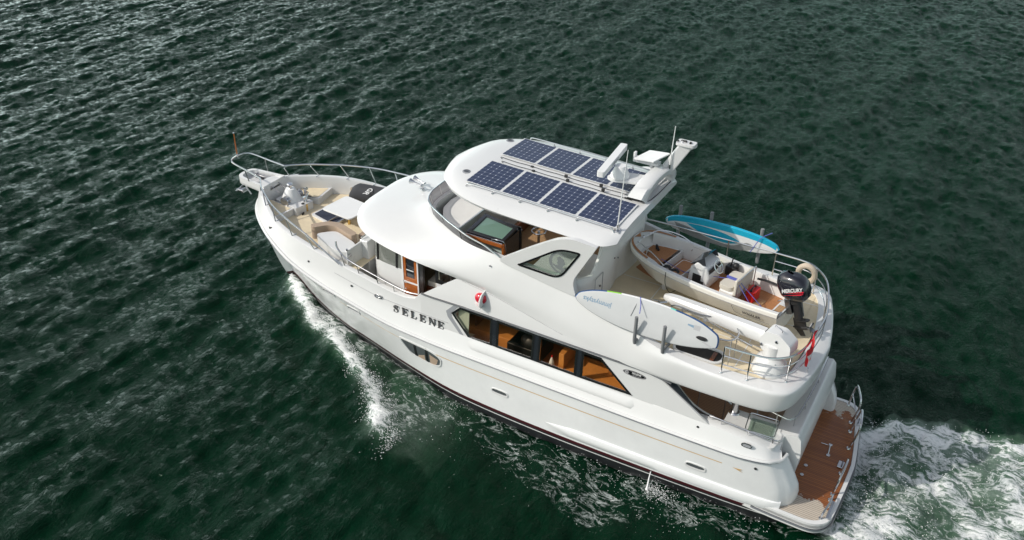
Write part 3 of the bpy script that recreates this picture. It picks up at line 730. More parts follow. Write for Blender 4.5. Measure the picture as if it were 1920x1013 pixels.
g2_ = G(); g2_.box(9.0, 12.8, -1.75, 1.75, 1.98, 2.01); g2_.box(9.0, 9.05, -1.75, 1.8, 2.0, 4.4); g2_.box(9.0, 12.3, -1.8, -1.75, 2.0, 3.3); part("pilothouse_lining", g2_, "wood_dark")
part("helm_seat", g, ["cream_fabric", "wood_dark"], bevel=0.05)

# --- portuguese bridge and foredeck seating
def slab(poly, z0, z1, name, m_, bevel=0.02, r=0.0, **kw):
    g = G(); g.prism([rounded(poly, r) if r else poly], XY, z0, z1); return part(name, g, m_, bevel=bevel, **kw)
slab([(15.0, 1.50), (14.55, 1.02), (13.5, 1.34), (13.38, 1.9), (13.9, 1.95)], 2.78, 3.30, "seat_back", "gelcoat", 0.05, 0.22)
g = G(); g.prism([rounded([(15.35, 1.28), (15.0, 0.85), (14.6, 0.72), (13.75, 0.98), (13.8, 1.2), (14.6, 0.98), (14.85, 1.05), (15.15, 1.42)], 0.12)], XY, 3.0, 3.42); part("seat_cushion", g, "tan_vinyl", bevel=0.05, seg=3)
g = G(); g.prism([rounded([(14.6, -0.9), (13.75, -1.05), (13.75, -1.5), (14.9, -1.4)], 0.12)], XY, 2.95, 3.22); part("seat_cushion", g, "tan_vinyl", bevel=0.05)
slab([(14.3, -1.6), (14.3, -0.9), (13.6, -1.0), (13.6, 1.0), (13.85, 1.2), (13.3, 1.5), (13.25, -1.6)], 2.78, 3.12, "bench_base", "gelcoat", 0.03)
g = G(); g.prism([rounded([(13.9, -0.85), (13.9, 0.8), (13.42, 0.8), (13.42, -0.85)], 0.08)], XY, 3.125, 3.24); part("seat_cushion", g, "tan_vinyl", bevel=0.03)
g = G(); g.box(13.30, 13.38, 1.1, 2.02, 2.1, 3.45); g.box(13.08, 13.38, -1.9, 1.35, 2.1, 3.5); part("bridge_wall", g, "gelcoat", bevel=0.03)
g = G(); g.tube([(13.34, 1.98, 2.3), (13.34, 1.98, 3.5)], 0.03, 8); g.box(13.26, 13.3, 1.9, 1.99, 2.75, 2.83); g.box(13.26, 13.3, 1.9, 1.99, 3.25, 3.33); g.tube([(13.34, 1.3, 3.56), (13.2, 0.4, 3.62), (13.2, -0.8, 3.62)], 0.02, 8); part("gate_fitting", g, "stainless")
g = G(); g.box(13.28, 14.0, 1.85, 2.1, 2.02, 2.76); g.box(13.28, 13.9, -2.1, -1.85, 2.02, 2.76); part("step_riser", g, "gelcoat")
# table
slabt = [(15.78, 0.05), (15.72, 0.28), (14.65, 0.42), (14.45, 0.2), (14.42, -0.5), (14.6, -0.68), (15.5, -0.78), (15.68, -0.6)]
g = G(); g.prism([rounded([(15.72, 0.32), (14.5, 0.42), (14.4, -0.62), (15.60, -0.78)], 0.14)], XY, 3.37, 3.42); t_ = part("table_top", g, "white_plastic", bevel=0.012)
g = G(); g.tube([(14.95, -0.05, 2.8), (14.95, -0.05, 3.37)], 0.05, 10); g.lathe([(0.2, 0), (0.18, 0.03), (0.06, 0.05)], (14.95, -0.05, 2.785), 16); g.tube([(14.8, 0.1, 3.32), (14.95, -0.05, 3.2), (15.1, -0.2, 3.32)], 0.018, 6); part("table_leg", g, "brass")
# deck hatch
g = G(); g.prism([rounded([(16.35, 0.16), (15.25, 0.40), (15.12, -0.85), (16.2, -1.1)], 0.08), rounded([(16.24, 0.09), (15.34, 0.29), (15.23, -0.78), (16.12, -0.98)], 0.05)][:1], XY, 2.89, 2.96); part("deck_hatch", g, "gelcoat", bevel=0.02)
g = G(); g.prism([rounded([(16.26, 0.10), (15.32, 0.31), (15.21, -0.78), (16.12, -1.0)], 0.05)], XY, 2.962, 2.972); part("hatch_cover", g, "hatch_navy")
g = G(); g.tube([(15.55, 0.36, 2.98), (15.42, -0.2, 3.03)], 0.02, 6); g.box(15.18, 15.24, -0.5, 0.2, 2.94, 3.0); part("hatch_hinge", g, "stainless")
# raised bow lockers with the windlass plinth between them
zb = 3.12
slab([(17.93, 0.30), (17.80, 0.66), (17.40, 1.02), (16.98, 1.30), (16.84, 0.40)], 2.78, 3.13, "locker_lid", "gelcoat", 0.015, 0.05)
slab([(17.90, 0.33), (17.78, 0.62), (17.38, 0.97), (17.02, 1.2), (16.92, 0.45)], 3.131, 3.138, "locker_panel", "non_skid", 0, 0.05)
slab([(17.93, -0.35), (17.80, -0.66), (17.40, -1.04), (16.75, -1.42), (16.62, -0.55)], 2.78, 3.13, "locker_lid", "gelcoat", 0.015, 0.05)
slab([(17.88, -0.38), (17.76, -0.63), (17.36, -0.99), (16.82, -1.3), (16.7, -0.6)], 3.131, 3.138, "locker_panel", "non_skid", 0, 0.05)
slab([(17.75, -0.30), (17.75, 0.26), (16.72, 0.42), (16.62, -0.30)], 2.78, 3.17, "windlass_plinth", "gelcoat", 0.03, 0.06)
# windlass: conical white body with two steel gypsies and a vertical capstan
g = G(); g.lathe([(0.34, 0), (0.33, 0.05), (0.17, 0.36), (0.15, 0.40), (0.05, 0.42)], (17.3, -0.02, 3.16), 20)
wi = part("windlass", g, "white_plastic", ang=50)
g = G()
for sy in (1, -1):
    g.lathe([(0.03, 0), (0.16, 0.0), (0.16, 0.03), (0.1, 0.06), (0.1, 0.1), (0.16, 0.13), (0.16, 0.16), (0.05, 0.18)], (17.25, sy * 0.30 - 0.08, 3.24), 14, axis='Y')
g.lathe([(0.1, 0), (0.1, 0.06), (0.06, 0.1), (0.06, 0.18), (0.1, 0.22), (0.08, 0.25)], (17.3, -0.02, 3.49), 14)
g.tube([(17.0, -0.38, 3.1), (17.0, -0.38, 3.5), (16.85, -0.3, 3.55)], 0.05, 8); g.tube([(16.75, -0.1, 2.8), (16.8, -0.1, 3.35)], 0.07, 10); g.tube([(16.6, 0.12, 3.3), (16.8, -0.3, 3.42), (17.05, -0.5, 3.3)], 0.02, 6)
build("gypsy", g, "stainless", wi)
g = G(); g.tube([(16.72, 0.06, 2.8), (16.75, 0.06, 3.2)], 0.05, 8); g.box(16.6, 16.62, 0.2, 0.3, 2.86, 2.98); g.ball((16.35, -0.42, 2.83), 0.05, 6); part("chain_pipe", g, "black_rubber")
g = G(); g.tube([(16.68, -0.02, 2.79), (16.68, -0.02, 3.15)], 0.045, 10); part("washdown_post", g, "brass")

# --- bowsprit pulpit platform with anchor channels
g = G(); pl = rounded([(19.32, 0.36), (17.95, 0.50), (17.95, -0.50), (19.32, -0.36)], [0.3, 0.02, 0.02, 0.3], 6)
pin = rounded([(19.2, 0.27), (18.0, 0.40), (18.0, -0.40), (19.2, -0.27)], [0.22, 0.02, 0.02, 0.22], 6)
g.prism([pl, pin], XY, 3.42, 3.66); g.prism([pl], XY, 3.415, 3.47); part("bowsprit", g, "gelcoat", bevel=0.02)
g = G()
for sy in (0.2, -0.2):
    g.box(18.1, 18.95, sy - 0.07, sy + 0.07, 3.472, 3.48); g.ball((18.95, sy, 3.54), 0.06, 6); g.ball((18.45, sy, 3.52), 0.07, 6)
    pts = [(18.95, sy, 3.56), (18.6, sy, 3.56), (18.2, sy * 0.9, 3.60), (17.6, sy * 0.8, 3.40)]
    g.tube(pts, 0.018, 5, smooth=4)
part("anchor_chain", g, "dark_steel")
g = G()                                             # anchor hanging under the platform
g.tube([(19.0, 0.3, 3.38), (18.9, 0.32, 3.25), (18.75, 0.33, 3.1)], 0.03, 6); g.box(18.95, 19.25, 0.26, 0.5, 3.16, 3.24); g.tube([(19.2, 0.2, 3.28), (19.2, 0.56, 3.2)], 0.03, 6)
part("anchor", g, "stainless", bevel=0.01)
g = G()
for sy in (0.27, -0.27): g.box(18.2, 19.0, sy - 0.02, sy + 0.03, 3.475, 3.60)
part("roller_cheek", g, "grey_plastic", bevel=0.01)
# --- bow rails
def mirror_y(p): return (p[0], -p[1], p[2])
g = G()
tip = [(17.98, .56, 3.98), (18.5, .50, 4.05), (19.2, .44, 4.14), (19.42, .34, 4.17), (19.5, .12, 4.18)]
ring = crom(tip + [mirror_y(p) for p in tip[::-1]], 4); g.tube(ring, 0.026, 8)
RL = [(17.98, .56, 3.98), (17.5, 1.02, 3.98), (16.9, 1.42, 3.96), (16.3, 1.76, 3.95), (15.4, 2.10, 3.9), (14.6, 2.24, 3.72), (13.9, 2.3, 3.4), (13.35, 2.36, 3.18)]
for sy in (1, -1):
    pts = [(p[0], sy * p[1], p[2]) for p in RL]
    if sy < 0: pts = [(p[0], sy * p[1], 3.98 - 0.02 * i) for i, p in enumerate(RL[:-1])] + [(13.0, -2.3, 3.8), (12, -2.35, 3.76)]
    g.tube(pts, 0.026, 8, smooth=5)
    # stanchions: raked posts with a small foot
    def foot(p, q):
        g.tube([p, q, (q[0] - 0.02, q[1] - sy * 0.16, q[2] + 0.0)], 0.018, 6)
    for (tx, bx) in ((18.0, 17.92), (17.35, 17.16), (16.5, 16.29), (15.6, 15.39), (14.7, 14.45), (13.85, 13.55)):
        ty = float(np.interp(tx, [p[0] for p in RL[::-1]], [p[1] for p in RL[::-1]])); tz = float(np.interp(tx, [p[0] for p in RL[::-1]], [p[2] for p in RL[::-1]]))
        if sy < 0: tz = 3.9 
        foot((tx, sy * ty, tz - 0.01), (bx, sy * (capY(bx) - 0.04), capZ(bx) + 0.02))
    g.tube([(18.75, sy * 0.47, 4.08), (18.65, sy * 0.44, 3.66)], 0.018, 6)
part("bow_rail", g, "stainless")
g = G()
hr = [(13.46, 2.28, 3.88), (13.4, 2.32, 3.72), (13.2, 2.35, 3.55), (12.9, 2.36, 3.42), (12.2, 2.38, 3.28), (11.5, 2.40, 3.16), (10.9, 2.42, 3.10), (10.5, 2.44, 3.16)]
for sy in (1, -1):
    g.tube([(p[0], sy * p[1], p[2]) for p in hr], 0.024, 8, smooth=5)
    for x in (13.25, 12.7, 12.0, 11.4):
        z = float(np.interp(x, [p[0] for p in hr[::-1]], [p[2] for p in hr[::-1]])); g.tube([(x, sy * 2.36, z), (x - 0.03, sy * (capY(x) - 0.05), capZ(x) + 0.01)], 0.016, 6)
part("side_rail", g, "stainless")
# jack staff on the pulpit
g = G(); g.tube([(19.5, 0, 4.2), (19.5, 0, 4.98)], [0.025, 0.014], 8); js = part("jack_staff", g, "wood_orange")
g = G(); g.tube([(19.5, 0, 4.14), (19.5, 0, 4.26)], 0.032, 8); g.ball((19.5, 0, 5.0), 0.03, 6); build("staff_fitting", g, "stainless", js)
# cleats, fairleads, scuppers, lights
def oval(name, c, rx, rz, sgn=1, rim="stainless", inner="interior_dark", y=None, tilt=0.0, depth=0.012, p=3.0):
    g = G(); lo_ = cyl2(0, 0, rx, rz, 28, p); li = cyl2(0, 0, rx * 0.82, rz * 0.66, 28, p)
    ca, sa = math.cos(tilt), math.sin(tilt)
    f = lambda u, v, d: (c[0] + u * ca - v * sa, c[1] + sgn * d, c[2] + u * sa + v * ca)
    g.prism([lo_, li], f, depth, -0.01); o = part(name, g, rim, bevel=0.002)
    g = G(); g.prism([li], f, depth * 0.3, -0.005); build("lens", g, inner, o); return o
for x, z in ((11.9, 2.62), (0.98, 2.20)):
    oval("fairlead", (x, (fT[4](x) if x > 10.4 else 2.5) + 0.02, z), 0.13, 0.06, 1, "stainless", "grey_plastic", tilt=-0.05)
for x, z in ((2.2, 2.22), (0.66, 1.66), (12.9, 2.62), (14.9, 2.8), (14.6, 2.85)):
    y = (fT[4](x) + 0.03) if x > 10.4 else (2.53 if z > 2 else hull_pt(x, z) + 0.01)
    g = G(); g.lathe([(0.035, 0), (0.035, 0.015), (0.015, 0.02)], (x, y - 0.012, z), 12, axis='Y'); part("drain_fitting", g, "dark_steel")
for x in (16.35, -16.35):
    sy = 1 if x > 0 else -1; xx = abs(x)
    g = G(); g.box(xx - 0.16, xx + 0.16, sy * (capY(xx) + 0.07) - 0.02, sy * (capY(xx) + 0.07) + 0.02, 3.18, 3.30)
    part("hawse_fitting", g, "dark_steel", bevel=0.02)
# hawse openings on the inner starboard bulwark
g = G(); g.prism([cyl2(15.75, 3.1, 0.42, 0.14, 28, 3.5), cyl2(15.75, 3.1, 0.36, 0.09, 28, 3.5)], lambda u, v, d: (u, -(capY(u) - CAPW - 0.03) + d, v), 0.0, 0.03); part("hawse_frame", g, "stainless")
g = G(); g.tube([(15.85, -1.75, 3.02), (15.75, -1.72, 3.12), (15.62, -1.72, 3.02)], 0.03, 6); part("mooring_cleat", g, "stainless")
# hull portholes: a white scoop with a dark slot
for x, z in ((7.72, 1.02), (2.08, 1.04), (12.9, 1.78), (13.85, 2.06)):
    y = hull_pt(x, z); dz = hull_pt(x, z + 0.1) - hull_pt(x, z - 0.1)
    g = G(); lo_ = cyl2(0, 0, 0.27, 0.10, 30, 3.5); li = cyl2(0, 0.012, 0.235, 0.06, 30, 3.5)
    f = lambda u, v, d, x=x, z=z, y=y, dz=dz: (x + u, hull_pt(x + u, z + v) + d, z + v)
    g.prism([lo_, li], f, 0.02, -0.01); o = part("porthole", g, "gelcoat", bevel=0.004)
    g = G(); patch(g, li, f, 0.004); build("glazing", g, "glass_cabin" if x < 11 else "grey_plastic", o)
# large oval hull window
f = lambda u, v, d: (u, hull_pt(u, v) + d, v)
lo_ = rounded([(11.22, 1.56), (10.0, 1.52), (9.62, 1.36), (9.70, 1.02), (10.0, 0.95), (10.85, 1.0)], 0.16, 5)
lo_ = [(u, v + 0.02) for u, v in lo_]
cc = np.mean(np.array(lo_), 0); li = [tuple(cc + (np.array(p) - cc) * np.array([0.93, 0.84])) for p in lo_]
g = G(); g.prism([lo_, li], f, 0.022, -0.01); o = part("hull_window", g, "gelcoat", bevel=0.004)
g = G(); patch(g, li, f, 0.005); build("glazing", g, "glass_cabin", o)
g = G()
for a in (10.56, 10.14): patch(g, [(a, 1.0), (a + 0.09, 1.0), (a + 0.09, 1.55), (a, 1.55)], f, 0.014, 4)
build("mullion", g, "black_frame", o)
g = G(); patch(g, [(10.52, 1.02), (10.27, 1.02), (10.27, 1.24), (10.52, 1.12)], f, 0.009, 6); patch(g, [(10.08, 1.02), (9.86, 1.04), (9.78, 1.28), (10.08, 1.36)], f, 0.009, 6); build("interior_glimpse", g, "tan_vinyl", o)
# cooling-water outlet
g = G(); g.lathe([(0.03, 0), (0.03, 0.03)], (3.2, hull_pt(3.2, 0.3), 0.3), 8, axis='Y'); part("water_outlet", g, "stainless")

# --- name on the side, serif letters
def serif(ch):
    t, s_ = 0.30, 0.12          # thick stem, thin stroke (unit height 1, width about 0.8)
    B = lambda *a: [(a[0], a[1]), (a[2], a[1]), (a[2], a[3]), (a[0], a[3])]
    if ch == 'E': return [B(0.08, 0, 0.3, 1), B(0, 0, 0.72, .08), B(0, .92, 0.72, 1), B(.3, .46, .55, .54), B(.52, .36, .58, .64), [(.66, 0), (.78, 0), (.78, .27), (.72, .27)], [(.66, 1), (.76, 1), (.76, .75), (.7, .75)]]
    if ch == 'L': return [B(0.08, 0, 0.3, 1), B(0, 0, 0.7, .08), B(0, .92, 0.4, 1), [(.62, 0), (.76, 0), (.76, .32), (.7, .32)]]
    if ch == 'N': return [B(0.1, 0, 0.18, 1), B(0.78, 0, 0.86, 1), [(0.06, 1), (0.32, 1), (0.86, 0), (0.74, 0)], B(0, 0, .3, .07), B(0, .93, .3, 1), B(.66, .93, .98, 1)]
    if ch == 'S':
        c_ = crom([(.62, .72), (.56, .9), (.36, .965), (.16, .87), (.12, .72), (.24, .59), (.44, .48), (.6, .36), (.6, .16), (.4, .035), (.16, .1), (.08, .3)], 5)
        wd = np.interp(np.linspace(0, 1, len(c_)), [0, .15, .3, .5, .7, .85, 1], [.025, .03, .06, .09, .06, .03, .025])
        L_, R_ = [], []
        for i, p in enumerate(c_):
            d = c_[min(i + 1, len(c_) - 1)] - c_[max(i - 1, 0)]; d = d / np.linalg.norm(d); n_ = np.array([-d[1], d[0]])
            L_.append(tuple(p + n_ * wd[i])); R_.append(tuple(p - n_ * wd[i]))
        return [[L_[i], L_[i + 1], R_[i + 1], R_[i]] for i in range(len(L_) - 1)] + [B(.6, .68, .66, .98), B(.05, .02, .1, .34)]
g = G(); x = 11.36
for ch in "SELENE":
    for poly in serif(ch):
        sc_ = 0.235; fs = []
        vs = [(x - u * sc_ * 1.05, YS + 0.03, 2.315 + v * sc_) for u, v in poly]
        n_ = len(vs); vs += [(a, b - 0.03, c_) for a, b, c_ in vs]
        g.add(vs, [tuple(range(n_)), tuple(range(2 * n_ - 1, n_ - 1, -1))] + [(i, (i + 1) % n_, (i + 1) % n_ + n_, i + n_) for i in range(n_)])
    x -= 0.305
part("name_lettering", g, "letter_grey", smooth=False)
# builder's oval badge
g = G(); f = lambda u, v, d: (3.97 + u, YS + d, 3.08 + v); g.prism([cyl2(0, 0, 0.31, 0.085, 32)], f, 0.006, 0.0); bd = part("maker_badge", g, "black_frame")
g = G(); g.prism([cyl2(0, 0, 0.295, 0.075, 32), cyl2(0, 0, 0.285, 0.069, 32)], f, 0.009, 0.005); g.prism([cyl2(0.2, 0, 0.05, 0.05, 18), cyl2(0.19, 0.0, 0.03, 0.032, 14)], f, 0.009, 0.005); g.prism([cyl2(0.19, -0.004, 0.018, 0.02, 10)], f, 0.009, 0.005); build("badge_border", g, "soft_grey", bd)
tx = lambda o, ux=(-1, 0, 0), uy=(0, 0, 1): frame(o, ux, uy)
text_mesh("badge_lettering", "SELENE", 0.075, "white_plastic", Matrix.Translation((0, 0, 0)) @ tx((3.91, YS + 0.008, 3.10)), bd, bold=0.001)
text_mesh("badge_lettering", "OCEAN YACHTS", 0.032, "soft_grey", tx((3.90, YS + 0.008, 3.035)), bd)
# --- hardtop
def htw(x):
    if x > 7.4: return 2.24 * max(0, 1 - ((x - 7.4) / 3.32) ** 3.0) ** 0.5
    if x < 5.35: return 2.24 - 0.32 * ((5.35 - x) / 0.4) ** 2
    return 2.24
def htz(x, y):
    w = max(htw(x), 0.05); s = min(1, abs(y) / w)
    e = (s ** 6) * 0.16 if w > 1.2 else (s ** 4) * 0.14
    fr = max(0, (x - 9.9) / 0.82) ** 2.2 * 0.22
    return 6.50 + 0.035 * (min(x, 9.5) - 7.3) - 0.05 * (y / 2.2) ** 2 - e - fr
hx = [4.95, 5.0, 5.1, 5.2, 5.35] + list(np.arange(5.6, 9.6, 0.3)) + [9.7, 9.9, 10.1, 10.25, 10.4, 10.5, 10.58, 10.64, 10.69, 10.718]
ss = np.sin(np.linspace(-math.pi / 2, math.pi / 2, 33))
g = G(); top = [[(x, htw(x) * s, htz(x, htw(x) * s)) for s in ss] for x in hx]
bot = [[(x - (0.05 if x > 10 else 0), htw(x) * s * 0.975, 6.22 + 0.02 * (x - 7) - max(0, (x - 9.9) / .82) ** 2.2 * .12) for s in ss] for x in hx]
g.loft(top); g.loft(bot)
g.loft([[a[0], b[0]] for a, b in zip(top, bot)]); g.loft([[a[-1], b[-1]] for a, b in zip(top, bot)]); g.loft([top[0], bot[0]]); g.loft([top[-1], bot[-1]])
part("hardtop", g, "gelcoat", ang=38, weld=0.0005)
# solar panels: one mesh, eight copies
pg = G(); pg.box(-0.50, 0.50, -0.64, 0.64, 0.0, 0.016)
pf = G(); pf.prism([[(-.537, -.66), (.537, -.66), (.537, .66), (-.537, .66)], [(-.50, -.64), (.50, -.64), (.50, .64), (-.50, .64)]], XY, 0, 0.012)
first = None
for row in (1, -1):
    for k in range(4):
        px = 8.92 - k * 1.075; py = row * 0.905
        z = max(htz(px + a, py + b) for a in (-.5, .5) for b in (-.6, .6)) - 0.012
        tz = htz(px + 0.5, py) - htz(px - 0.5, py); ty = htz(px, py + 0.5) - htz(px, py - 0.5)
        rot = (math.atan(ty), -math.atan(tz), 0)
        if first is None:
            first = build("solar_panel", pg, "solar_cells", Y, smooth=False); fr0 = build("panel_edge", pf, "gelcoat", first, smooth=False)
            o = first
        else:
            o = first.copy(); COL.objects.link(o); o.parent = Y; c2 = fr0.copy(); COL.objects.link(c2); c2.parent = o
        o.location = (px - 8, py, z - 0.008 * row * 0 + 0.004); o.rotation_euler = rot
# grab rails on the roof edges
g = G(); g2 = G()
for sy in (1, -1):
    pts = []
    xs_ = [9.35, 9.3, 9.25] + list(np.arange(8.9, 5.4, -0.4)) + [5.25, 5.2, 5.15]
    for i, x in enumerate(xs_):
        y = sy * 1.68; h = 0.1
        if i in (0, len(xs_) - 1): h = 0.0
        if i in (1, len(xs_) - 2): h = 0.08
        pts.append((x, y, htz(x, y) + h))
    g.tube(pts, 0.017, 8)
    for x in (8.55, 7.75, 6.95, 6.15): g2.tube([(x, sy * 1.68, htz(x, 1.68) - 0.01), (x, sy * 1.68, htz(x, 1.68) + 0.1)], 0.016, 8); g2.lathe([(0.04, 0), (0.035, 0.02), (0.015, 0.025)], (x, sy * 1.68, htz(x, 1.68)), 12)
gr = part("roof_grab_rail", g, "stainless"); build("rail_post", g2, "stainless", gr)
# cables and clips between the panel rows
g = G(); g2 = G()
for k, (y0, x0) in enumerate(((0.10, 9.15), (-0.10, 9.3))):
    pts = [(x0, y0 + 0.05, htz(x0, 0) + 0.01), (x0 + 0.06, y0, htz(x0, 0) + 0.03)] + [(x0 - 0.15 - i * 0.3, y0 + 0.012 * math.sin(i * 2.1), htz(x0 - i * 0.3, 0) + 0.012) for i in range(13)]
    g.tube(pts, 0.009, 5, smooth=3)
    for i in range(4): g2.box(x0 - 0.95 - i * 1.02, x0 - 0.87 - i * 1.02, y0 - 0.03, y0 + 0.03, htz(8, 0) - 0.03, htz(8, 0) + 0.05)
part("panel_cable", g, "rope_black"); part("cable_clip", g2, "black_rubber", bevel=0.008)
for x, y in ((9.72, 1.08), (9.75, -1.25)):
    g = G(); z = htz(x, y); g.lathe([(0.11, -0.02), (0.11, 0.012), (0.09, 0.02), (0.02, 0.02)], (x, y, z), 20); v = part("roof_vent", g, "grey_plastic")
    g = G(); [g.lathe([(r_, 0.018), (r_, 0.026), (r_ - 0.012, 0.026), (r_ - 0.012, 0.018)], (x, y, z), 18) for r_ in (0.03, 0.055, 0.08)]; build("vent_grille", g, "dark_steel", v)
# --- mast, radar, dome plate, antennas
g = G()
beam = [((5.30, 0.02, 6.42), .24, .20), ((5.26, -0.15, 6.60), .22, .15), ((5.22, -0.5, 6.76), .20, .10), ((5.2, -0.9, 6.79), .2, .1), ((5.18, -1.3, 6.76), .2, .1), ((5.16, -1.62, 6.62), .22, .14), ((5.2, -1.75, 6.42), .24, .18)]
rows = []
for i, (c_, wx, wz) in enumerate(beam):
    d = Vector(beam[min(i + 1, 6)][0]) - Vector(beam[max(i - 1, 0)][0]); d.normalize(); n_ = d.cross(Vector((1, 0, 0))).normalized(); X_ = Vector((1, 0, 0))
    rows.append([Vector(c_) + X_ * a * wx + n_ * b * wz for a, b in ((1, .6), (.75, 1), (-.75, 1), (-1, .6), (-1, -.6), (-.75, -1), (.75, -1), (1, -.6))])
rows = list(map(list, zip(*[crom([r[k] for r in rows], 4) for k in range(8)])))
g.loft(rows, closed=True)
ms = part("mast_arch", g, "gelcoat", ang=45)
g = G(); g.prism([rounded([(5.3, -0.85), (6.2, -0.66), (6.28, -0.22), (6.05, -0.12), (5.3, -0.35)], 0.1)], XY, 6.70, 6.76); build("radar_shelf", g, "gelcoat", ms, bevel=0.015)
g = G()                                            # raked arm with its lamp head
a0, a1 = Vector((5.12, -1.45, 6.74)), Vector((4.68, -1.55, 7.52))
M1 = Matrix.Translation(a0) @ (a1 - a0).to_track_quat('Z', 'X').to_matrix().to_4x4()
L_ = (a1 - a0).length; g.box(-0.16, 0.16, -0.08, 0.08, 0, L_, M_=M1); ar = build("mast_arm", g, "gelcoat", ms, bevel=0.03, seg=3)
g = G(); g.prism([rounded([(4.95, -1.72), (4.95, -1.4), (4.45, -1.42), (4.45, -1.72)], 0.08)], XY, 7.5, 7.57); build("arm_head", g, "gelcoat", ar, bevel=0.02)
g = G(); g.tube([(4.85, -1.6, 7.57), (4.7, -1.55, 7.60)], 0.03, 6); g.tube([(4.6, -1.6, 7.57), (4.58, -1.5, 7.6)], 0.03, 6); g.ball((4.92, -1.52, 7.58), 0.03, 6); build("navigation_light", g, "black_rubber", ar)
g = G(); g.tube([(4.8, -1.72, 7.2), (4.6, -1.8, 7.4)], [0.03, 0.08], 8); g.ball((4.58, -1.81, 7.42), 0.09, 8); build("floodlight", g, "white_plastic", ar)
g = G(); Mp = Matrix.Translation((5.52, -1.35, 7.05)) @ Matrix.Rotation(R(14), 4, 'Y') @ Matrix.Rotation(R(-20), 4, 'Z')
g.prism([rounded([(-.36, -.32), (.36, -.32), (.36, .32), (-.36, .32)], 0.04)], lambda u, v, d: Mp @ Vector((u, v, d)), 0, 0.03); pl_ = build("flat_antenna", g, "white_plastic", ms, bevel=0.008)
g = G(); g.tube([(5.5, -1.35, 6.7), (5.52, -1.35, 7.05)], 0.05, 8); g.box(5.3, 6.0, -1.5, -1.25, 6.84, 6.92); g.box(5.96, 6.02, -1.42, -1.3, 6.85, 7.08); build("antenna_bracket", g, "white_plastic", pl_, bevel=0.01)
g = G(); g.lathe([(0.25, 0), (0.25, 0.05), (0.19, 0.16), (0.16, 0.25), (0.13, 0.3)], (5.98, -0.42, 6.765), 24); rd = build("radar_pedestal", g, "white_plastic", ms)
g = G(); Mr = Matrix.Translation((6.25, -0.48, 7.13)) @ Matrix.Rotation(R(96), 4, 'Z')
g.prism([rounded([(-0.95, -0.095), (0.95, -0.095), (0.95, 0.095), (-0.95, 0.095)], 0.05)], lambda u, v, d: Mr @ Vector((u, v, d)), -0.075, 0.075)
sc = build("radar_scanner", g, "white_plastic", rd, bevel=0.03, seg=3)
text_mesh("scanner_lettering", "FURUNO", 0.12, "soft_grey", frame((6.13, -0.42, 7.13), Mr.to_3x3() @ Vector((-1, 0, 0)), (0, 0, 1)) , sc, ext=0.003, spacing=1.1)
g = G(); g.tube([(5.12, 1.58, 6.38), (5.02, 1.56, 8.5)], [0.016, 0.008], 6); a_ = part("whip_antenna", g, "white_plastic"); g = G(); g.tube([(5.13, 1.58, 6.36), (5.11, 1.58, 6.55)], 0.028, 8); g.box(5.03, 5.2, 1.5, 1.66, 6.34, 6.38); g.tube([(5.1, 1.45, 6.38), (5.12, 1.56, 6.46)], 0.014, 6); build("antenna_base", g, "stainless", a_, bevel=0.005)
g = G(); g.tube([(5.02, -1.35, 6.75), (4.98, -1.38, 8.02)], [0.018, 0.009], 6); a_ = part("whip_antenna", g, "white_plastic"); g = G(); g.tube([(5.02, -1.35, 6.7), (5.02, -1.36, 6.95)], 0.03, 8); build("antenna_base", g, "stainless", a_)
g = G(); g.tube([(5.45, 0.1, 6.46), (5.6, 0.05, 6.46), (5.1, -0.05, 6.42), (4.98, -0.5, 6.44), (4.98, -1.5, 6.42)], 0.012, 5, smooth=4); part("panel_cable", g, "rope_black")

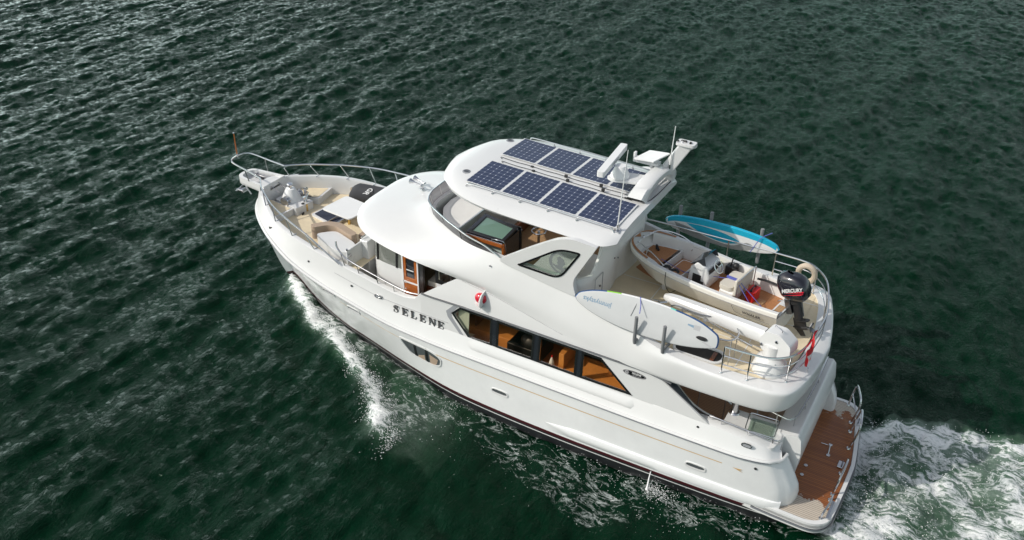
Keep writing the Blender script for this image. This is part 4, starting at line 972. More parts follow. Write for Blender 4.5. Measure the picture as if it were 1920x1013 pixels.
# --- wings carrying the hardtop, with a tinted window each side
WG = rounded([(8.05, 4.98), (7.0, 5.72), (6.35, 6.13), (5.95, 6.27), (5.28, 6.22), (5.9, 5.05), (5.78, 4.62), (6.6, 4.72)], [0.2, 0.5, 0.3, 0.3, 0.02, 0.35, 0.1, 0.5], 6)
WW = rounded([(7.46, 5.04), (6.30, 5.88), (5.98, 5.95), (5.66, 5.93), (6.22, 5.03), (6.42, 4.95)], [0.03, 0.25, 0.2, 0.12, 0.25, 0.2], 6)
WW = rounded([(7.46, 5.04), (6.26, 5.91), (5.66, 5.95), (6.24, 4.99)], [0.04, 0.35, 0.12, 0.3], 7)
WI = off(WW, 0.05)
if max(p[0] for p in WI) > max(p[0] for p in WW): WI = off(WW, -0.05)
for sy in (1, -1):
    yo = lambda v: 2.24 + 0.0 * v
    f = lambda u, v, d, s=sy: (u, s * (2.20 + 0.045 * (v - 4.7) - d), v)
    g = G(); g.prism([WG, WI], f, -0.07, 0.08); w_ = part("roof_wing", g, "gelcoat", bevel=0.035, seg=3)
    g = G(); g.prism([WW, WI], f, -0.082, -0.03); fo = build("wing_window", g, "black_frame", w_, bevel=0.004)
    g = G(); g.prism([WI], f, -0.05, -0.045); build("pane", g, "glass_pale", fo, smooth=False)
    if sy > 0:                                     # moon-and-head emblem etched on the glass
        g = G(); c0 = (6.27, 5.47)
        A = [(c0[0] + 0.27 * math.cos(a), c0[1] + 0.30 * math.sin(a)) for a in np.linspace(R(-50 + 180 - 85), R(-50 + 180 + 220 - 60), 28)]
        A = [(c0[0] + 0.02 + 0.26 * math.cos(a), c0[1] + 0.29 * math.sin(a)) for a in np.linspace(R(130), R(-120), 26)]
        B = [(c0[0] - 0.02 + 0.22 * math.cos(a), c0[1] + 0.25 * math.sin(a)) for a in np.linspace(R(-120), R(130), 26)]
        g.prism([A + B], f, -0.058, -0.054)
        hd = [(0.06, 0.14), (-0.02, 0.19), (-0.12, 0.13), (-0.17, 0.02), (-0.12, -0.06), (-0.09, -0.1), (-0.17, -0.15), (-0.19, -0.19), (-0.02, -0.21), (0.12, -0.15), (0.19, -0.06), (0.09, -0.08), (0.03, -0.07), (0.06, -0.02), (0.04, 0.05)]
        g.prism([[(c0[0] + a, c0[1] + b) for a, b in hd]], f, -0.058, -0.054)
        build("etched_emblem", g, "emblem_grey", fo, smooth=False)
# --- flybridge aft bulkhead
BP = crom([(6.0, 2.08), (5.78, 1.92), (5.62, 1.6), (5.58, 1.1), (5.62, 0.4), (5.68, 0), (5.62, -0.4), (5.58, -1.1), (5.62, -1.6), (5.78, -1.92), (6.0, -2.08)], 5)
g = G(); rows = []
for p in BP:
    t_ = min(1, max(0, (1.75 - abs(p[1])) / 0.9)); t_ = t_ * t_ * (3 - 2 * t_); zt = 4.95 + 1.32 * t_
    rows.append([(p[0], p[1], 3.93), (p[0], p[1], zt), (p[0] + 0.08, p[1] * 0.97, zt), (p[0] + 0.08, p[1] * 0.97, 4.05)])
g.loft(rows); part("aft_bulkhead", g, "gelcoat_inner", ang=50)
g = G(); g.prism([rounded([(1.15, 4.1), (1.62, 4.1), (1.62, 4.85), (1.15, 4.85)], 0.05), rounded([(1.17, 4.12), (1.6, 4.12), (1.6, 4.83), (1.17, 4.83)], 0.05)], lambda u, v, d: (5.575 - d, u, v), 0.0, 0.012); lk = part("locker_door", g, "soft_grey")
g = G(); g.lathe([(0.03, 0), (0.03, 0.02)], (5.55, 1.32, 4.5), 10, axis='X'); g.lathe([(0.025, 0), (0.025, 0.02)], (5.55, 0.5, 4.9), 10, axis='X'); g.lathe([(0.02, 0), (0.02, 0.02)], (5.58, 0.2, 4.75), 10, axis='X'); build("latch", g, "dark_steel", lk)
g = G(); g.box(5.68, 5.72, -1.0, 0.8, 4.95, 6.25); part("bulkhead_upper", g, "wood_dark")

# --- flybridge fittings under the roof
g = G()                                            # windscreen following the coaming
Wb = [p for p in Us if p[0] > 7.98][::1]
half = [np.array(p) for p in Wb]
full = [np.array((p[0], -p[1], p[2])) for p in half[::-1]] + half[1:]
def wtop(p):
    h = float(np.interp(p[0], [8.0, 8.5, 9.4, 10.5, 11.5], [0.02, 0.2, 0.30, 0.32, 0.34])); back = 0.14 if p[0] > 9.8 else 0.06
    n_ = np.array([1.0 if p[0] > 10.9 else 0.3, 0.6 * np.sign(p[1]) if abs(p[1]) > 0.4 else 0, 0]); return p + np.array([back * 0.2, 0.05 * np.sign(p[1]), h])
rows = [[p + np.array([-0.03, 0, 0]), wtop(p)] for p in full]
g.loft(rows); ws = part("windscreen", g, "glass_smoke", ang=60)
g = G(); g.tube([r[1] for r in rows], 0.02, 8)
for i in range(6, len(rows) - 4, 9): g.tube([rows[i][0], rows[i][1]], 0.011, 6)
build("screen_rail", g, "stainless", ws)
g = G()                                            # instrument dash behind the screen
dsh = [(10.98, 0.0), (10.9, 0.5), (10.6, 0.98), (10.2, 1.30), (9.85, 1.5)]
dd = dsh + [(9.80, 1.5), (9.80, -1.5)] + [(a, -b) for a, b in dsh[::-1]][:-1]
g.prism([dd], XY, 4.72, 4.90); part("fly_dash", g, "gelcoat_inner", bevel=0.03)
g = G(); g.box(9.72, 9.80, -1.7, 1.62, 4.06, 5.02); part("dash_panel", g, "gelcoat", bevel=0.015)
g = G(); g.tube([(9.72, 1.5, 5.03), (9.72, -1.3, 5.03)], 0.016, 6); part("dash_rail", g, "stainless")
# glazed companionway hood (glass lid in a dark frame, wooden trim, solid pale block below coloured as a lit inside)
hp = [(9.60, 0.35), (9.52, 1.45), (8.36, 1.45), (8.42, 0.55)]
g = G(); g.prism([hp, [(9.47, 0.47), (9.40, 1.33), (8.47, 1.33), (8.52, 0.65)]], XY, 4.93, 5.0); hd_ = part("companionway_hood", g, "black_gloss", bevel=0.01)
g = G(); g.add([(9.47, 0.47, 4.985), (9.40, 1.33, 4.985), (8.47, 1.33, 4.985), (8.52, 0.65, 4.985)], [(0, 1, 2, 3)]); build("glass_lid", g, "glass_green", hd_, smooth=False)
g = G(); g.box(8.34, 9.54, 1.45, 1.50, 4.82, 4.93); g.box(8.32, 8.38, 1.38, 1.50, 4.06, 4.93); g.box(8.42, 9.5, 1.15, 1.35, 4.06, 4.3); build("wood_trim", g, "wood_orange", hd_, bevel=0.008)
g = G(); g.box(8.38, 8.41, 0.56, 1.42, 4.06, 4.92); g.box(8.4, 9.55, 0.36, 0.42, 4.06, 4.92); build("hood_side", g, "glass_dark", hd_)
g = G(); g.prism([[(9.46, 0.48), (9.39, 1.32), (8.48, 1.32), (8.53, 0.66)]], XY, 4.3, 4.97); build("hood_lit_fill", g, "interior_green", hd_)
g = G(); g.tube([(9.5, 1.50, 4.96), (8.36, 1.50, 4.96)], 0.01, 6); g.tube([(8.7, 1.48, 5.0), (8.5, 1.56, 5.08), (8.3, 1.5, 5.02), (8.27, 1.46, 4.7), (8.32, 1.46, 4.62)], 0.012, 6, smooth=4); build("hood_rail", g, "stainless", hd_)
g = G(); g.box(8.9, 9.45, 1.52, 1.95, 4.06, 4.5); g.box(8.55, 8.75, 1.55, 1.9, 4.06, 4.75, mi=1); g.box(9.3, 9.6, 1.5, 1.98, 4.06, 4.85, mi=1)
part("helm_console", g, ["cream_fabric", "leather_black"], bevel=0.05)
g = G(); g.box(8.3, 8.9, 1.55, 2.0, 4.06, 4.42); part("helm_step", g, "wood_orange", bevel=0.02)
g = G(); g.box(6.1, 9.6, -2.0, -1.35, 4.06, 4.5); g.box(6.1, 9.6, -2.05, -1.85, 4.5, 4.9); part("fly_settee", g, "tan_vinyl", bevel=0.05)
g = G(); g.box(6.2, 6.5, 0.9, 1.95, 4.06, 4.85); g.prism([rounded([(6.5, 4.2), (6.5, 4.75), (6.5, 4.75)], 0.1)] if 0 else [[(1.0, 4.15), (1.9, 4.15), (1.9, 4.75), (1.0, 4.75)]], YZ, 6.5, 6.52); part("fly_locker", g, "gelcoat_inner", bevel=0.03)
g = G(); cpt = (8.15, -0.15, 4.62)
g.tube([(cpt[0] + 0.2 * math.cos(a), cpt[1] + 0.2 * math.sin(a), cpt[2]) for a in np.linspace(0, 2 * math.pi, 24, endpoint=False)], 0.016, 6, closed=True); g.tube([(cpt[0], cpt[1], 4.06), cpt], 0.04, 8)
for a in (0, 2.1, 4.2): g.tube([cpt, (cpt[0] + 0.2 * math.cos(a), cpt[1] + 0.2 * math.sin(a), cpt[2])], 0.01, 5)
part("steering_wheel", g, "stainless")
g = G(); g.box(5.95, 7.45, 0.1, 2.02, 4.06, 4.60); part("wing_pale_block", g, "gelcoat", bevel=0.04)  # white block added so the view through the wing window stays pale
# horns on the brow
g = G()
for dy in (0.10, -0.12):
    b = Vector((12.05, -0.16 + dy * 0.6, 5.02)); t2 = Vector((12.42, -0.20 + dy, 5.06))
    g.tube([b, b.lerp(t2, 0.7), t2, t2 + Vector((0.05, 0, 0))], [0.022, 0.028, 0.06, 0.085], 12)
g.tube([(12.05, -0.28, 5.02), (12.05, 0.0, 5.02)], 0.03, 8); g.tube([(12.08, -0.15, 4.86), (12.08, -0.15, 5.02)], 0.035, 8); g.lathe([(0.07, 0), (0.06, 0.03)], (12.08, -0.15, 4.86), 12)
part("signal_horn", g, "stainless")
g = G(); g.lathe([(0.07, 0), (0.065, 0.03), (0.03, 0.05)], (12.95, -0.75, 4.66), 14); part("brow_light", g, "white_plastic")
g = G(); g.lathe([(0.03, 0), (0.02, 0.02)], (8.25, 2.30, 4.74), 10); part("drain_fitting", g, "dark_steel")
# port navigation light: red lens under a white hood
g = G(); g.ball((8.47, 2.40, 3.72), 0.14, 10, sc=(1.25, 0.9, 1.15)); nl = part("side_light", g, "lens_red")
g = G(); g.prism([[(2.30, 3.56), (2.58, 3.54), (2.66, 3.64), (2.64, 3.80), (2.54, 3.92), (2.28, 3.98)]], YZ, 8.36, 8.39); g.prism([[(8.36, 2.3), (8.36, 2.64), (8.62, 2.48), (8.66, 2.3)]], XY, 3.54, 3.555)
build("light_hood", g, "gelcoat", nl)
g = G(); g.box(8.40, 8.43, 2.36, 2.55, 3.60, 3.84); build("light_screen", g, "black_rubber", nl)
# stainless rails, boat deck
g = G(); zr_ = 4.70
RP = [(5.75, -2.16, 4.74), (4.8, -2.2, 4.74), (3.4, -2.26, 4.72), (2.1, -2.3, 4.7), (1.3, -2.26, 4.7), (0.75, -2.05, 4.7), (0.42, -1.6, 4.7), (0.28, -0.9, 4.7), (0.22, 0, 4.7), (0.26, 0.9, 4.7), (0.32, 1.5, 4.7), (0.5, 1.98, 4.7), (0.85, 2.28, 4.7), (1.3, 2.38, 4.7), (1.9, 2.42, 4.7)]
RP = [(p[0] + (0.18 * min(1, -p[1] / 1.6) if p[1] < 0 and p[0] < .9 else 0), p[1], p[2]) for p in RP]
g.tube(RP, 0.024, 8, smooth=5)
for dz, a, b in ((0.25, 1, 15), (0.5, 1, 15)):
    g.tube([(p[0], p[1], p[2] - dz) for p in RP[3:]], 0.014, 6, smooth=5)
for p in [RP[1], RP[2], RP[3], RP[5], RP[7], RP[9], RP[11], RP[13], RP[14]]:
    g.tube([(p[0], p[1], p[2]), (p[0], p[1] * 1.0, 3.97)], 0.019, 8); g.lathe([(0.04, 0), (0.03, 0.02)], (p[0], p[1], 3.965), 10)
part("boat_deck_rail", g, "stainless")
g = G()
hoop = [(3.62, 1.45, 4.55), (3.5, 1.43, 4.7), (2.9, 1.48, 4.7), (2.45, 1.42, 4.7), (2.1, 1.45, 4.7), (1.85, 1.62, 4.7), (1.78, 1.9, 4.7), (1.88, 2.12, 4.7), (2.1, 2.2, 4.7)]
g.tube(hoop, 0.02, 8, smooth=5)
for p in ((3.3, 1.45), (2.5, 1.44), (1.82, 1.72), (1.85, 2.1)): g.tube([(p[0], p[1], 4.7), (p[0], p[1], 3.97)], 0.014, 6)
part("stair_rail", g, "stainless")
g = G(); g.box(2.0, 3.5, 2.1, 2.18, 3.95, 4.02); 
# davit crane
g = G(); g.lathe([(0.42, 0), (0.42, 0.05), (0.34, 0.30), (0.27, 0.36), (0.24, 0.40)], (0.98, 1.66, 3.93), 28); cr = part("davit_base", g, "gelcoat", ang=40)
g = G(); g.lathe([(0.23, 0), (0.23, 0.42)], (0.98, 1.66, 4.25), 24); build("davit_column", g, "gelcoat", cr)
g = G(); g.lathe([(0.02, 0), (0.02, 0.02)], (0.92, 1.62, 3.93), 6)
g = G(); 
for k in range(10): a = k * 0.63; g.ball((0.92 + 0.31 * math.cos(a), 1.62 + 0.31 * math.sin(a), 4.27), 0.018, 4)
build("base_bolt", g, "stainless", cr)
g = G(); prof = rounded([(-0.26, -0.26), (0.22, -0.30), (0.44, -0.16), (0.42, 0.10), (0.12, 0.30), (-0.22, 0.26), (-0.34, 0.0)], 0.07, 4)
Mc = Matrix.Translation((0.95, 1.62, 4.74)) @ Matrix.Rotation(R(-11), 4, 'Z')
g.prism([prof], lambda u, v, d: Mc @ Vector((-u, d, v)), -0.20, 0.20); hdv = build("davit_head", g, "gelcoat", cr, bevel=0.05, seg=3)
g = G()
for d in (0.205,):
    for u, v in ((0.08, 0.10), (-0.26, -0.12)): q = Mc @ Vector((-u, d, v)); g.lathe([(0.04, 0), (0.03, 0.02)], tuple(q), 12, axis='Y')
q = Mc @ Vector((0.0, 0, 0.31)); g.tube([q + Vector((-0.1, 0.1, 0)), q + Vector((-0.1, 0.1, .05)), q + Vector((0.1, -0.05, .05)), q + Vector((0.1, -0.05, 0))], 0.01, 5); build("head_bolt", g, "stainless", hdv)
g = G(); rows = []
for t_, w_, h_ in ((0.0, .15, .17), (0.5, .15, .17), (1.0, .145, .155), (1.8, .14, .14), (2.4, .13, .125), (2.62, .11, .10), (2.74, .06, .06)):
    c_ = Mc @ Vector((0.28 + t_, 0, 0.0 - 0.05 * t_)); ax = (Mc.to_3x3() @ Vector((0, 1, 0)))
    rows.append([c_ + ax * a * w_ + Vector((0, 0, 1)) * b * h_ for a, b in ((1, .45), (.6, 1), (-.6, 1), (-1, .45), (-1, -.6), (-.75, -1), (.75, -1), (1, -.6))])
g.loft(rows, closed=True); g.add(rows[-1], [tuple(range(8))]); bm_ = build("davit_boom", g, "gelcoat", cr, bevel=0.012)
g = G(); q = Mc @ Vector((1.75, 0.18, -0.16)); g.lathe([(0.045, -0.04), (0.045, 0.04)], tuple(q), 10, axis='Y'); g.tube([q, Mc @ Vector((0.5, 0.12, -0.35))], 0.02, 6); q = Mc @ Vector((2.85, 0.16, -0.16)); g.tube([q, q + Vector((0.14, 0.1, 0)), q + Vector((0.2, 0.05, -0.02))], 0.03, 6); g.tube([q + Vector((0.2, .05, 0)), q + Vector((0.36, 0.06, -.02))], 0.02, 6); build("boom_fitting", g, "stainless", bm_)
# --- outer racks for the boards
g = G()
for x in (4.05, 3.33): g.tube([(x + 0.0, 2.48, 4.02), (x, 2.52, 4.14), (x, 2.52, 4.80)], 0.045, 10); g.tube([(x, 2.52, 4.1), (x - 0.03, 2.1, 4.06)], 0.035, 8)
part("board_rack", g, "foam_sleeve")
g = G()
for x, zt in ((4.95, 5.22), (4.05, 5.26), (2.62, 5.16)): g.tube([(x, -2.55, 4.1), (x, -2.55, zt)], 0.05, 10)
part("board_rack", g, "foam_sleeve")

# --- cockpit, transom, swim platform
g = G(); q = rounded([(1.75, 1.35), (1.75, 2.25), (0.42, 2.3), (0.30, 1.75), (0.25, 1.3)], 0.1); g.prism([q], XY, 1.36, 2.18); part("quarter_locker", g, "gelcoat", bevel=0.03)
g = G(); g.prism([rounded([(1.18, 1.52), (1.12, 2.10), (0.52, 2.06), (0.56, 1.46)], 0.08)], XY, 2.19, 2.24); ht = part("sink_hatch", g, "glass_pale", bevel=0.012)
g = G(); g.prism([rounded([(1.12, 1.58), (1.06, 2.04), (0.58, 2.0), (0.62, 1.52)], 0.05)], XY, 2.185, 2.19); build("hatch_interior", g, "gelcoat_inner", ht, smooth=False)
g = G(); pr = rounded([(1.24, 1.48), (1.17, 2.15), (0.47, 2.10), (0.52, 1.42)], 0.1, 5); g.tube([(a, b, 2.34) for a, b in pr], 0.014, 6, closed=True)
for a, b in ((1.22, 1.55), (1.16, 2.08), (0.5, 2.05), (0.54, 1.48)): g.tube([(a, b, 2.34), (a, b, 2.18)], 0.012, 6)
build("hatch_rail", g, "stainless", ht)
g = G(); g.tube([(1.62, 1.5, 2.18), (1.62, 1.5, 3.4)], 0.085, 14); g.lathe([(0.14, 0), (0.12, 0.03)], (1.62, 1.5, 2.185), 16); part("overhang_post", g, "stainless")
g = G(); g.tube([(1.84, 1.42, 2.5), (1.84, 1.42, 2.62)], 0.09, 12); part("reel", g, "stainless")
g = G(); Q_ = [(1.25, 1.30, 2.52), (0.8, 1.42, 2.54), (0.38, 1.52, 2.56), (0.24, 1.46, 2.56), (0.16, 1.2, 2.58), (0.1, 0.0, 2.60), (0.1, -1.4, 2.60)]
g.tube(Q_, 0.02, 8, smooth=5)
for p in ((1.1, 1.33), (0.6, 1.48), (0.2, 1.35), (0.12, 0.6), (0.1, -0.6)): g.tube([(p[0], p[1], 2.57), (p[0], p[1], 2.2)], 0.014, 6)
part("transom_rail", g, "stainless")
g = G()
for sy in (1, -1):
    Q_ = [(2.0, 2.30, 2.44), (1.95, 2.33, 2.53), (1.4, 2.35, 2.52), (0.8, 2.34, 2.48), (0.4, 2.30, 2.46), (0.33, 2.22, 2.4), (0.34, 2.18, 2.28)]
    g.tube([(a, sy * b, c_) for a, b, c_ in Q_], 0.019, 8, smooth=4)
    for x in (1.7, 1.05, 0.45): g.tube([(x, sy * 2.33, 2.5), (x, sy * 2.31, 2.36)], 0.014, 6)
part("quarter_rail", g, "stainless")
# transom block with a faired outer face, side passage to port
g = G(); sec = [(0.55, 0.5), (0.55, 2.17), (0.40, 2.25), (0.0, 2.30), (-0.09, 2.2), (-0.16, 1.75), (-0.10, 1.0), (0.0, 0.5)]
rows = [[(a, y, b) for a, b in sec] for y in (-1.82, -1.7, 1.2, 1.70)]
g.loft(rows, closed=True); [g.add([(a, y, b) for a, b in sec], [tuple(range(8))]) for y in (1.70, -1.82)]; part("transom", g, "gelcoat", bevel=0.03)
g = G(); g.box(0.25, 0.55, 1.7, 2.2, 0.5, 1.25); g.box(0.05, 0.25, 1.7, 2.0, 0.5, 0.9); g.box(0.52, 0.57, 1.7, 2.3, 1.25, 2.15); part("boarding_step", g, "gelcoat", bevel=0.02)
g = G(); g.lathe([(0.02, 0), (0.02, 0.03)], (-0.02, 0.6, 2.0), 8, axis='X'); g.tube([(0.0, -2.1, 2.0), (0.0, -2.1, 1.85)], 0.03, 6); part("transom_fitting", g, "dark_steel")
# curved stair coaming between cockpit and side (port)
g = G(); C1 = [(3.15, 2.22, 3.24), (2.9, 2.2, 2.9), (2.6, 2.17, 2.6), (2.25, 2.12, 2.38), (1.9, 2.05, 2.25)]
C1 = crom(C1, 5); g.loft([[tuple(p), (p[0], p[1] - 0.05, p[2] + 0.01), (p[0] + 0.02, p[1] - 0.42, p[2] - 0.35), (p[0] + 0.02, p[1] - 0.45, 1.4)] for p in C1])
part("stair_coaming", g, "gelcoat_inner", ang=60)
g = G(); g.add([(3.42, YS - 0.03, 3.26), (2.98, YS - 0.05, 3.27), (2.2, 2.36, 2.42), (2.05, YS - 0.05, 2.40)], [(0, 1, 2, 3)]); part("quarter_glass", g, "glass_dark", smooth=False)
g = G(); g.tube([(2.65, 1.30, 2.95), (2.1, 1.2, 2.3), (1.8, 1.15, 2.1)], 0.018, 6); g.tube([(2.6, 1.3, 2.9), (2.6, 1.35, 1.4)], 0.018, 6); g.tube([(1.95, 1.18, 2.2), (1.95, 1.2, 1.4)], 0.018, 6); part("stair_handrail", g, "stainless")
g = G(); g.box(3.4, 3.9, -1.9, -0.9, 1.37, 1.8); part("cockpit_seat", g, "gelcoat_inner", bevel=0.05)
g = G(); g.box(0.35, 0.95, -1.9, 1.1, 1.37, 1.75); part("cockpit_bench", g, "tan_vinyl", bevel=0.05)
# platform
PO = rounded([(1.5, 2.44), (0.2, 2.53), (-1.22, 2.55), (-1.34, 0), (-1.22, -2.55), (0.2, -2.53), (1.5, -2.44)], [0.02, 0.4, 0.62, 3.0, 0.62, 0.4, 0.02], 10)
PO = [(p[0] + (0.20 * min(1, -p[1] / 2.0) * min(1, -p[0]) if p[1] < 0 and p[0] < 0 else 0), p[1]) for p in PO]
def inset(poly, d):
    c0 = np.array([-0.4, 0]); out = []
    for p in poly:
        p = np.array(p); out.append((p[0] + (d if p[0] < -0.5 else 0), p[1] - d * np.sign(p[1]) * min(1, abs(p[1]) / 1.2)))
    return out
g = G(); g.prism([PO, inset(PO, 0.09)], XY, 0.42, 0.57); g.prism([PO], XY, 0.27, 0.5); part("platform_rim", g, "gelcoat", bevel=0.04, seg=3)
g = G(); g.prism([inset(PO, 0.10)], XY, 0.50, 0.555); part("platform_teak", g, "teak_platform", smooth=False)
g = G(); pts = [(a, b, 0.38) for a, b in PO if a < 0.9]; g.tube([(a - 0.015 * (a < -0.6), b * 1.008, c_) for a, b, c_ in pts], 0.028, 6); part("platform_strake", g, "dark_steel")
def prail(y0, y1, ys, name="platform_rail"):
    g = G(); x = -1.10; h = 1.42
    g.tube([(x + 0.1, y0, 0.58), (x + 0.02, y0 + 0.02 * np.sign(y1 - y0), h - 0.12), (x, y0 + 0.12 * np.sign(y1 - y0), h), (x - 0.02, (y0 + y1) / 2, h), (x, y1 - 0.12 * np.sign(y1 - y0), h), (x + 0.02, y1, h - 0.1), (x + 0.1, y1, 0.58)], 0.026, 8)
    g.tube([(x + 0.05, y0, 1.0), (x + 0.0, (y0 + y1) / 2, 1.02), (x + 0.05, y1, 1.0)], 0.02, 6)
    for y in ys: g.lathe([(0.06, 0), (0.05, 0.025), (0.03, 0.03)], (x + 0.1, y, 0.575), 12)
    return part(name, g, "stainless")
def staple(pts, mid, feet):
    g = G(); g.tube(pts, 0.027, 8, smooth=3)
    if mid: g.tube(mid, 0.02, 6)
    for x, y in feet: g.lathe([(0.06, 0), (0.05, 0.025), (0.03, 0.03)], (x, y, 0.555), 12)
    return part("platform_rail", g, "stainless")
staple([(-.62, -2.38, .56), (-.66, -2.36, 1.0), (-.72, -2.28, 1.36), (-.80, -2.05, 1.42), (-.93, -1.68, 1.40), (-.95, -1.62, 1.1), (-.84, -1.66, .56)], [(-.66, -2.35, .98), (-.9, -1.66, .95)], [(-.62, -2.38), (-.84, -1.66)])
staple([(-.91, -1.28, .56), (-.98, -1.30, 1.0), (-1.04, -1.26, 1.38), (-1.09, -1.1, 1.42), (-1.15, -.68, 1.40), (-1.14, -.60, 1.1), (-1.02, -.60, .56)], [(-.98, -1.28, .98), (-1.1, -.6, .95)], [(-.91, -1.28), (-1.02, -.60)])
staple([(-1.06, .45, .56), (-1.12, .45, .95), (-1.15, .55, 1.18), (-1.15, .9, 1.20), (-1.13, 1.2, 1.15), (-1.10, 1.28, .9), (-1.05, 1.28, .56)], None, [(-1.06, .45), (-1.05, 1.28)])
staple([(-1.05, 1.5, .56), (-1.08, 1.5, .72), (-1.08, 1.8, .74), (-1.02, 2.2, .72), (-1.0, 2.22, .56)], None, [(-1.05, 1.5), (-1.0, 2.22)])
g = G()
for y in (-1.75, 0.15): g.box(-1.12, -0.92, y - 0.13, y + 0.13, 0.575, 0.60)
o = part("platform_cleat_plate", g, "stainless", bevel=0.01); g = G()
for y in (-1.75, 0.15): g.tube([(-1.02, y - 0.1, 0.64), (-1.02, y + 0.1, 0.64)], 0.016, 6); g.tube([(-1.02, y, 0.6), (-1.02, y, 0.64)], 0.02, 6)
build("platform_cleat", g, "dark_steel", o)
g = G()
for y in (1.0, 0.62): g.lathe([(0.05, 0), (0.05, 0.015), (0.025, 0.016)], (-0.22, y, 0.565), 14)
g.tube([(-0.35, -0.42, 0.575), (-0.52, -0.42, 0.585)], 0.014, 6); g.tube([(-0.58, -0.46, 0.58), (-0.62, -0.06, 0.59)], 0.018, 8); g.box(-0.63, -0.54, -0.50, -0.42, 0.555, 0.59); g.box(-0.67, -0.58, -0.08, 0.0, 0.555, 0.59); part("davit_socket", g, "stainless", bevel=0.006)
g = G(); g.box(-1.18, -1.1, 1.55, 2.2, 0.58, 0.62); part("ladder_cover", g, "stainless", bevel=0.01)

# ================================================================ THINGS ABOARD
# tender
TO = Vector((3.33, -0.46, 3.96)); TA = R(-9.4)
T = thing("tender_boat", "small white dinghy with teak sole and centre console lying on the boat deck", "dinghy", TO, TA)
def tp(name, g, m_, parent=T, **kw): return build(name, g, m_, parent, **kw)
# local u forward (bow), v port, w up ; length 4.5
TS = [(-2.25, .74, .62, .80), (-1.6, .82, .66, .80), (-.8, .87, .70, .80), (0, .90, .72, .82), (.8, .89, .68, .86), (1.3, .84, .6, .90), (1.7, .74, .46, .94), (1.95, .62, .3, .97), (2.12, .46, .16, .99), (2.22, .25, .05, 1.0), (2.26, 0.0, 0.0, 1.0)]
def tsec(u):
    return [float(np.interp(u, [r[0] for r in TS], [r[k] for r in TS])) for k in (1, 2, 3)]
us = sorted(set(list(np.linspace(-2.25, 1.6, 22)) + list(np.linspace(1.6, 2.26, 14))))
sm = [smoothtab(TS, k) for k in (1, 2, 3)]
g = G(); gi = G(); gc = G()
for s in (1, -1):
    rows = []; rin = []; cap = []
    for u in us:
        b, ch, gz = max(0, sm[0](u)), max(0, sm[1](u)), sm[2](u); k = max(0, (u - 0.9) / 1.36) ** 1.8
        zc = 0.30 + 0.5 * k; zk = 0.10 + 0.75 * k
        rows.append([(u, 0, zk), (u, s * ch * 0.5, (zk + zc) / 2 - 0.02), (u, s * ch, zc), (u, s * (ch + (b - ch) * 0.25), zc + 0.03), (u, s * (b - 0.02), gz - 0.14), (u, s * b, gz - 0.12), (u, s * b, gz - 0.02), (u, s * (b - 0.03), gz)])
        w_ = 0.13 + (0.05 if u > 1.2 else 0)
        bi = max(0, b - w_); 
        if u <= 2.0:
            cap.append([(u, s * (b - 0.03), gz), (u, s * (bi + 0.01), gz + 0.005), (u, s * bi, gz - 0.02)])
            rin.append([(u, s * bi, gz - 0.02), (u, s * max(0, bi - 0.04), 0.36 if u < 1.15 else 0.62)])
        else:
            cap.append([(u, s * max(0, b - 0.03), gz), (u, s * bi * 0.5, gz + 0.005), (u, 0, gz + .005)])
    g.loft(rows); gc.loft(cap); gi.loft(rin)
g.add([(-2.25, 0, .10), (-2.25, .62, .30), (-2.25, .74, .66), (-2.25, .3, .62), (-2.25, -.3, .62), (-2.25, -.74, .66), (-2.25, -.62, .30)], [(0, 1, 2, 3, 4, 5, 6)])
tp("hull", g, "tender_hull", ang=40, weld=0.001); tp("gunwale", gc, "gelcoat"); gi.add([(-2.2, .6, .36), (-2.2, .6, .78), (-2.2, .32, .66), (-2.2, -.32, .66), (-2.2, -.6, .78), (-2.2, -.6, .36)], [(0, 1, 2, 3, 4, 5)]); tp("liner", gi, "gelcoat_inner")
g = G(); rows = [[(u, -max(0, sm[0](u) - .16), .37), (u, max(0, sm[0](u) - .16), .37)] for u in us if u < 1.9]; g.loft(rows); tp("sole", g, "teak_tender", smooth=False)
g = G(); rows = [[(u, -max(0, sm[0](u) - .2), .625), (u, max(0, sm[0](u) - .2), .625)] for u in us if 1.15 < u < 2.02]; g.loft(rows); g.box(1.13, 1.16, -.66, .66, .37, .625); tp("bow_platform", g, "gelcoat_inner", smooth=False)
g = G(); rows = [[(u, -max(0, sm[0](u) - .27), .632), (u, max(0, sm[0](u) - .27), .632)] for u in us if 1.22 < u < 1.95]; g.loft(rows)
for s in (1, -1):
    rows = [[(u, s * max(0, sm[0](u) - .20), .634), (u, s * max(0, sm[0](u) - .30), .634)] for u in us if 1.22 < u < 1.95]
bow = []
for a in np.linspace(-1, 1, 25):
    pass
cr1 = [(u, sm[0](u) - .055) for u in us if u > 1.25 and sm[0](u) > .06]; cr2 = [(u - 0.0, sm[0](u) - .14) for u in us if u > 1.25 and sm[0](u) > .15]
o1 = cr1 + [(2.2, 0)] + [(a, -b) for a, b in cr1[::-1]]; o2 = cr2 + [(2.07, 0)] + [(a, -b) for a, b in cr2[::-1]]
n_ = 40
def rs(P): 
    P = np.array(P); d = np.r_[0, np.cumsum(np.linalg.norm(np.diff(P, axis=0), axis=1))]; t = np.linspace(0, d[-1], n_); return np.c_[np.interp(t, d, P[:, 0]), np.interp(t, d, P[:, 1])]
o1, o2 = rs(o1), rs(o2)
g.loft([[(a[0], a[1], sm[2](min(a[0], 2.2)) + .012), (b[0], b[1], sm[2](min(b[0], 2.2)) + .012)] for a, b in zip(o1, o2)])
tp("bow_teak", g, "teak_tender", smooth=False)
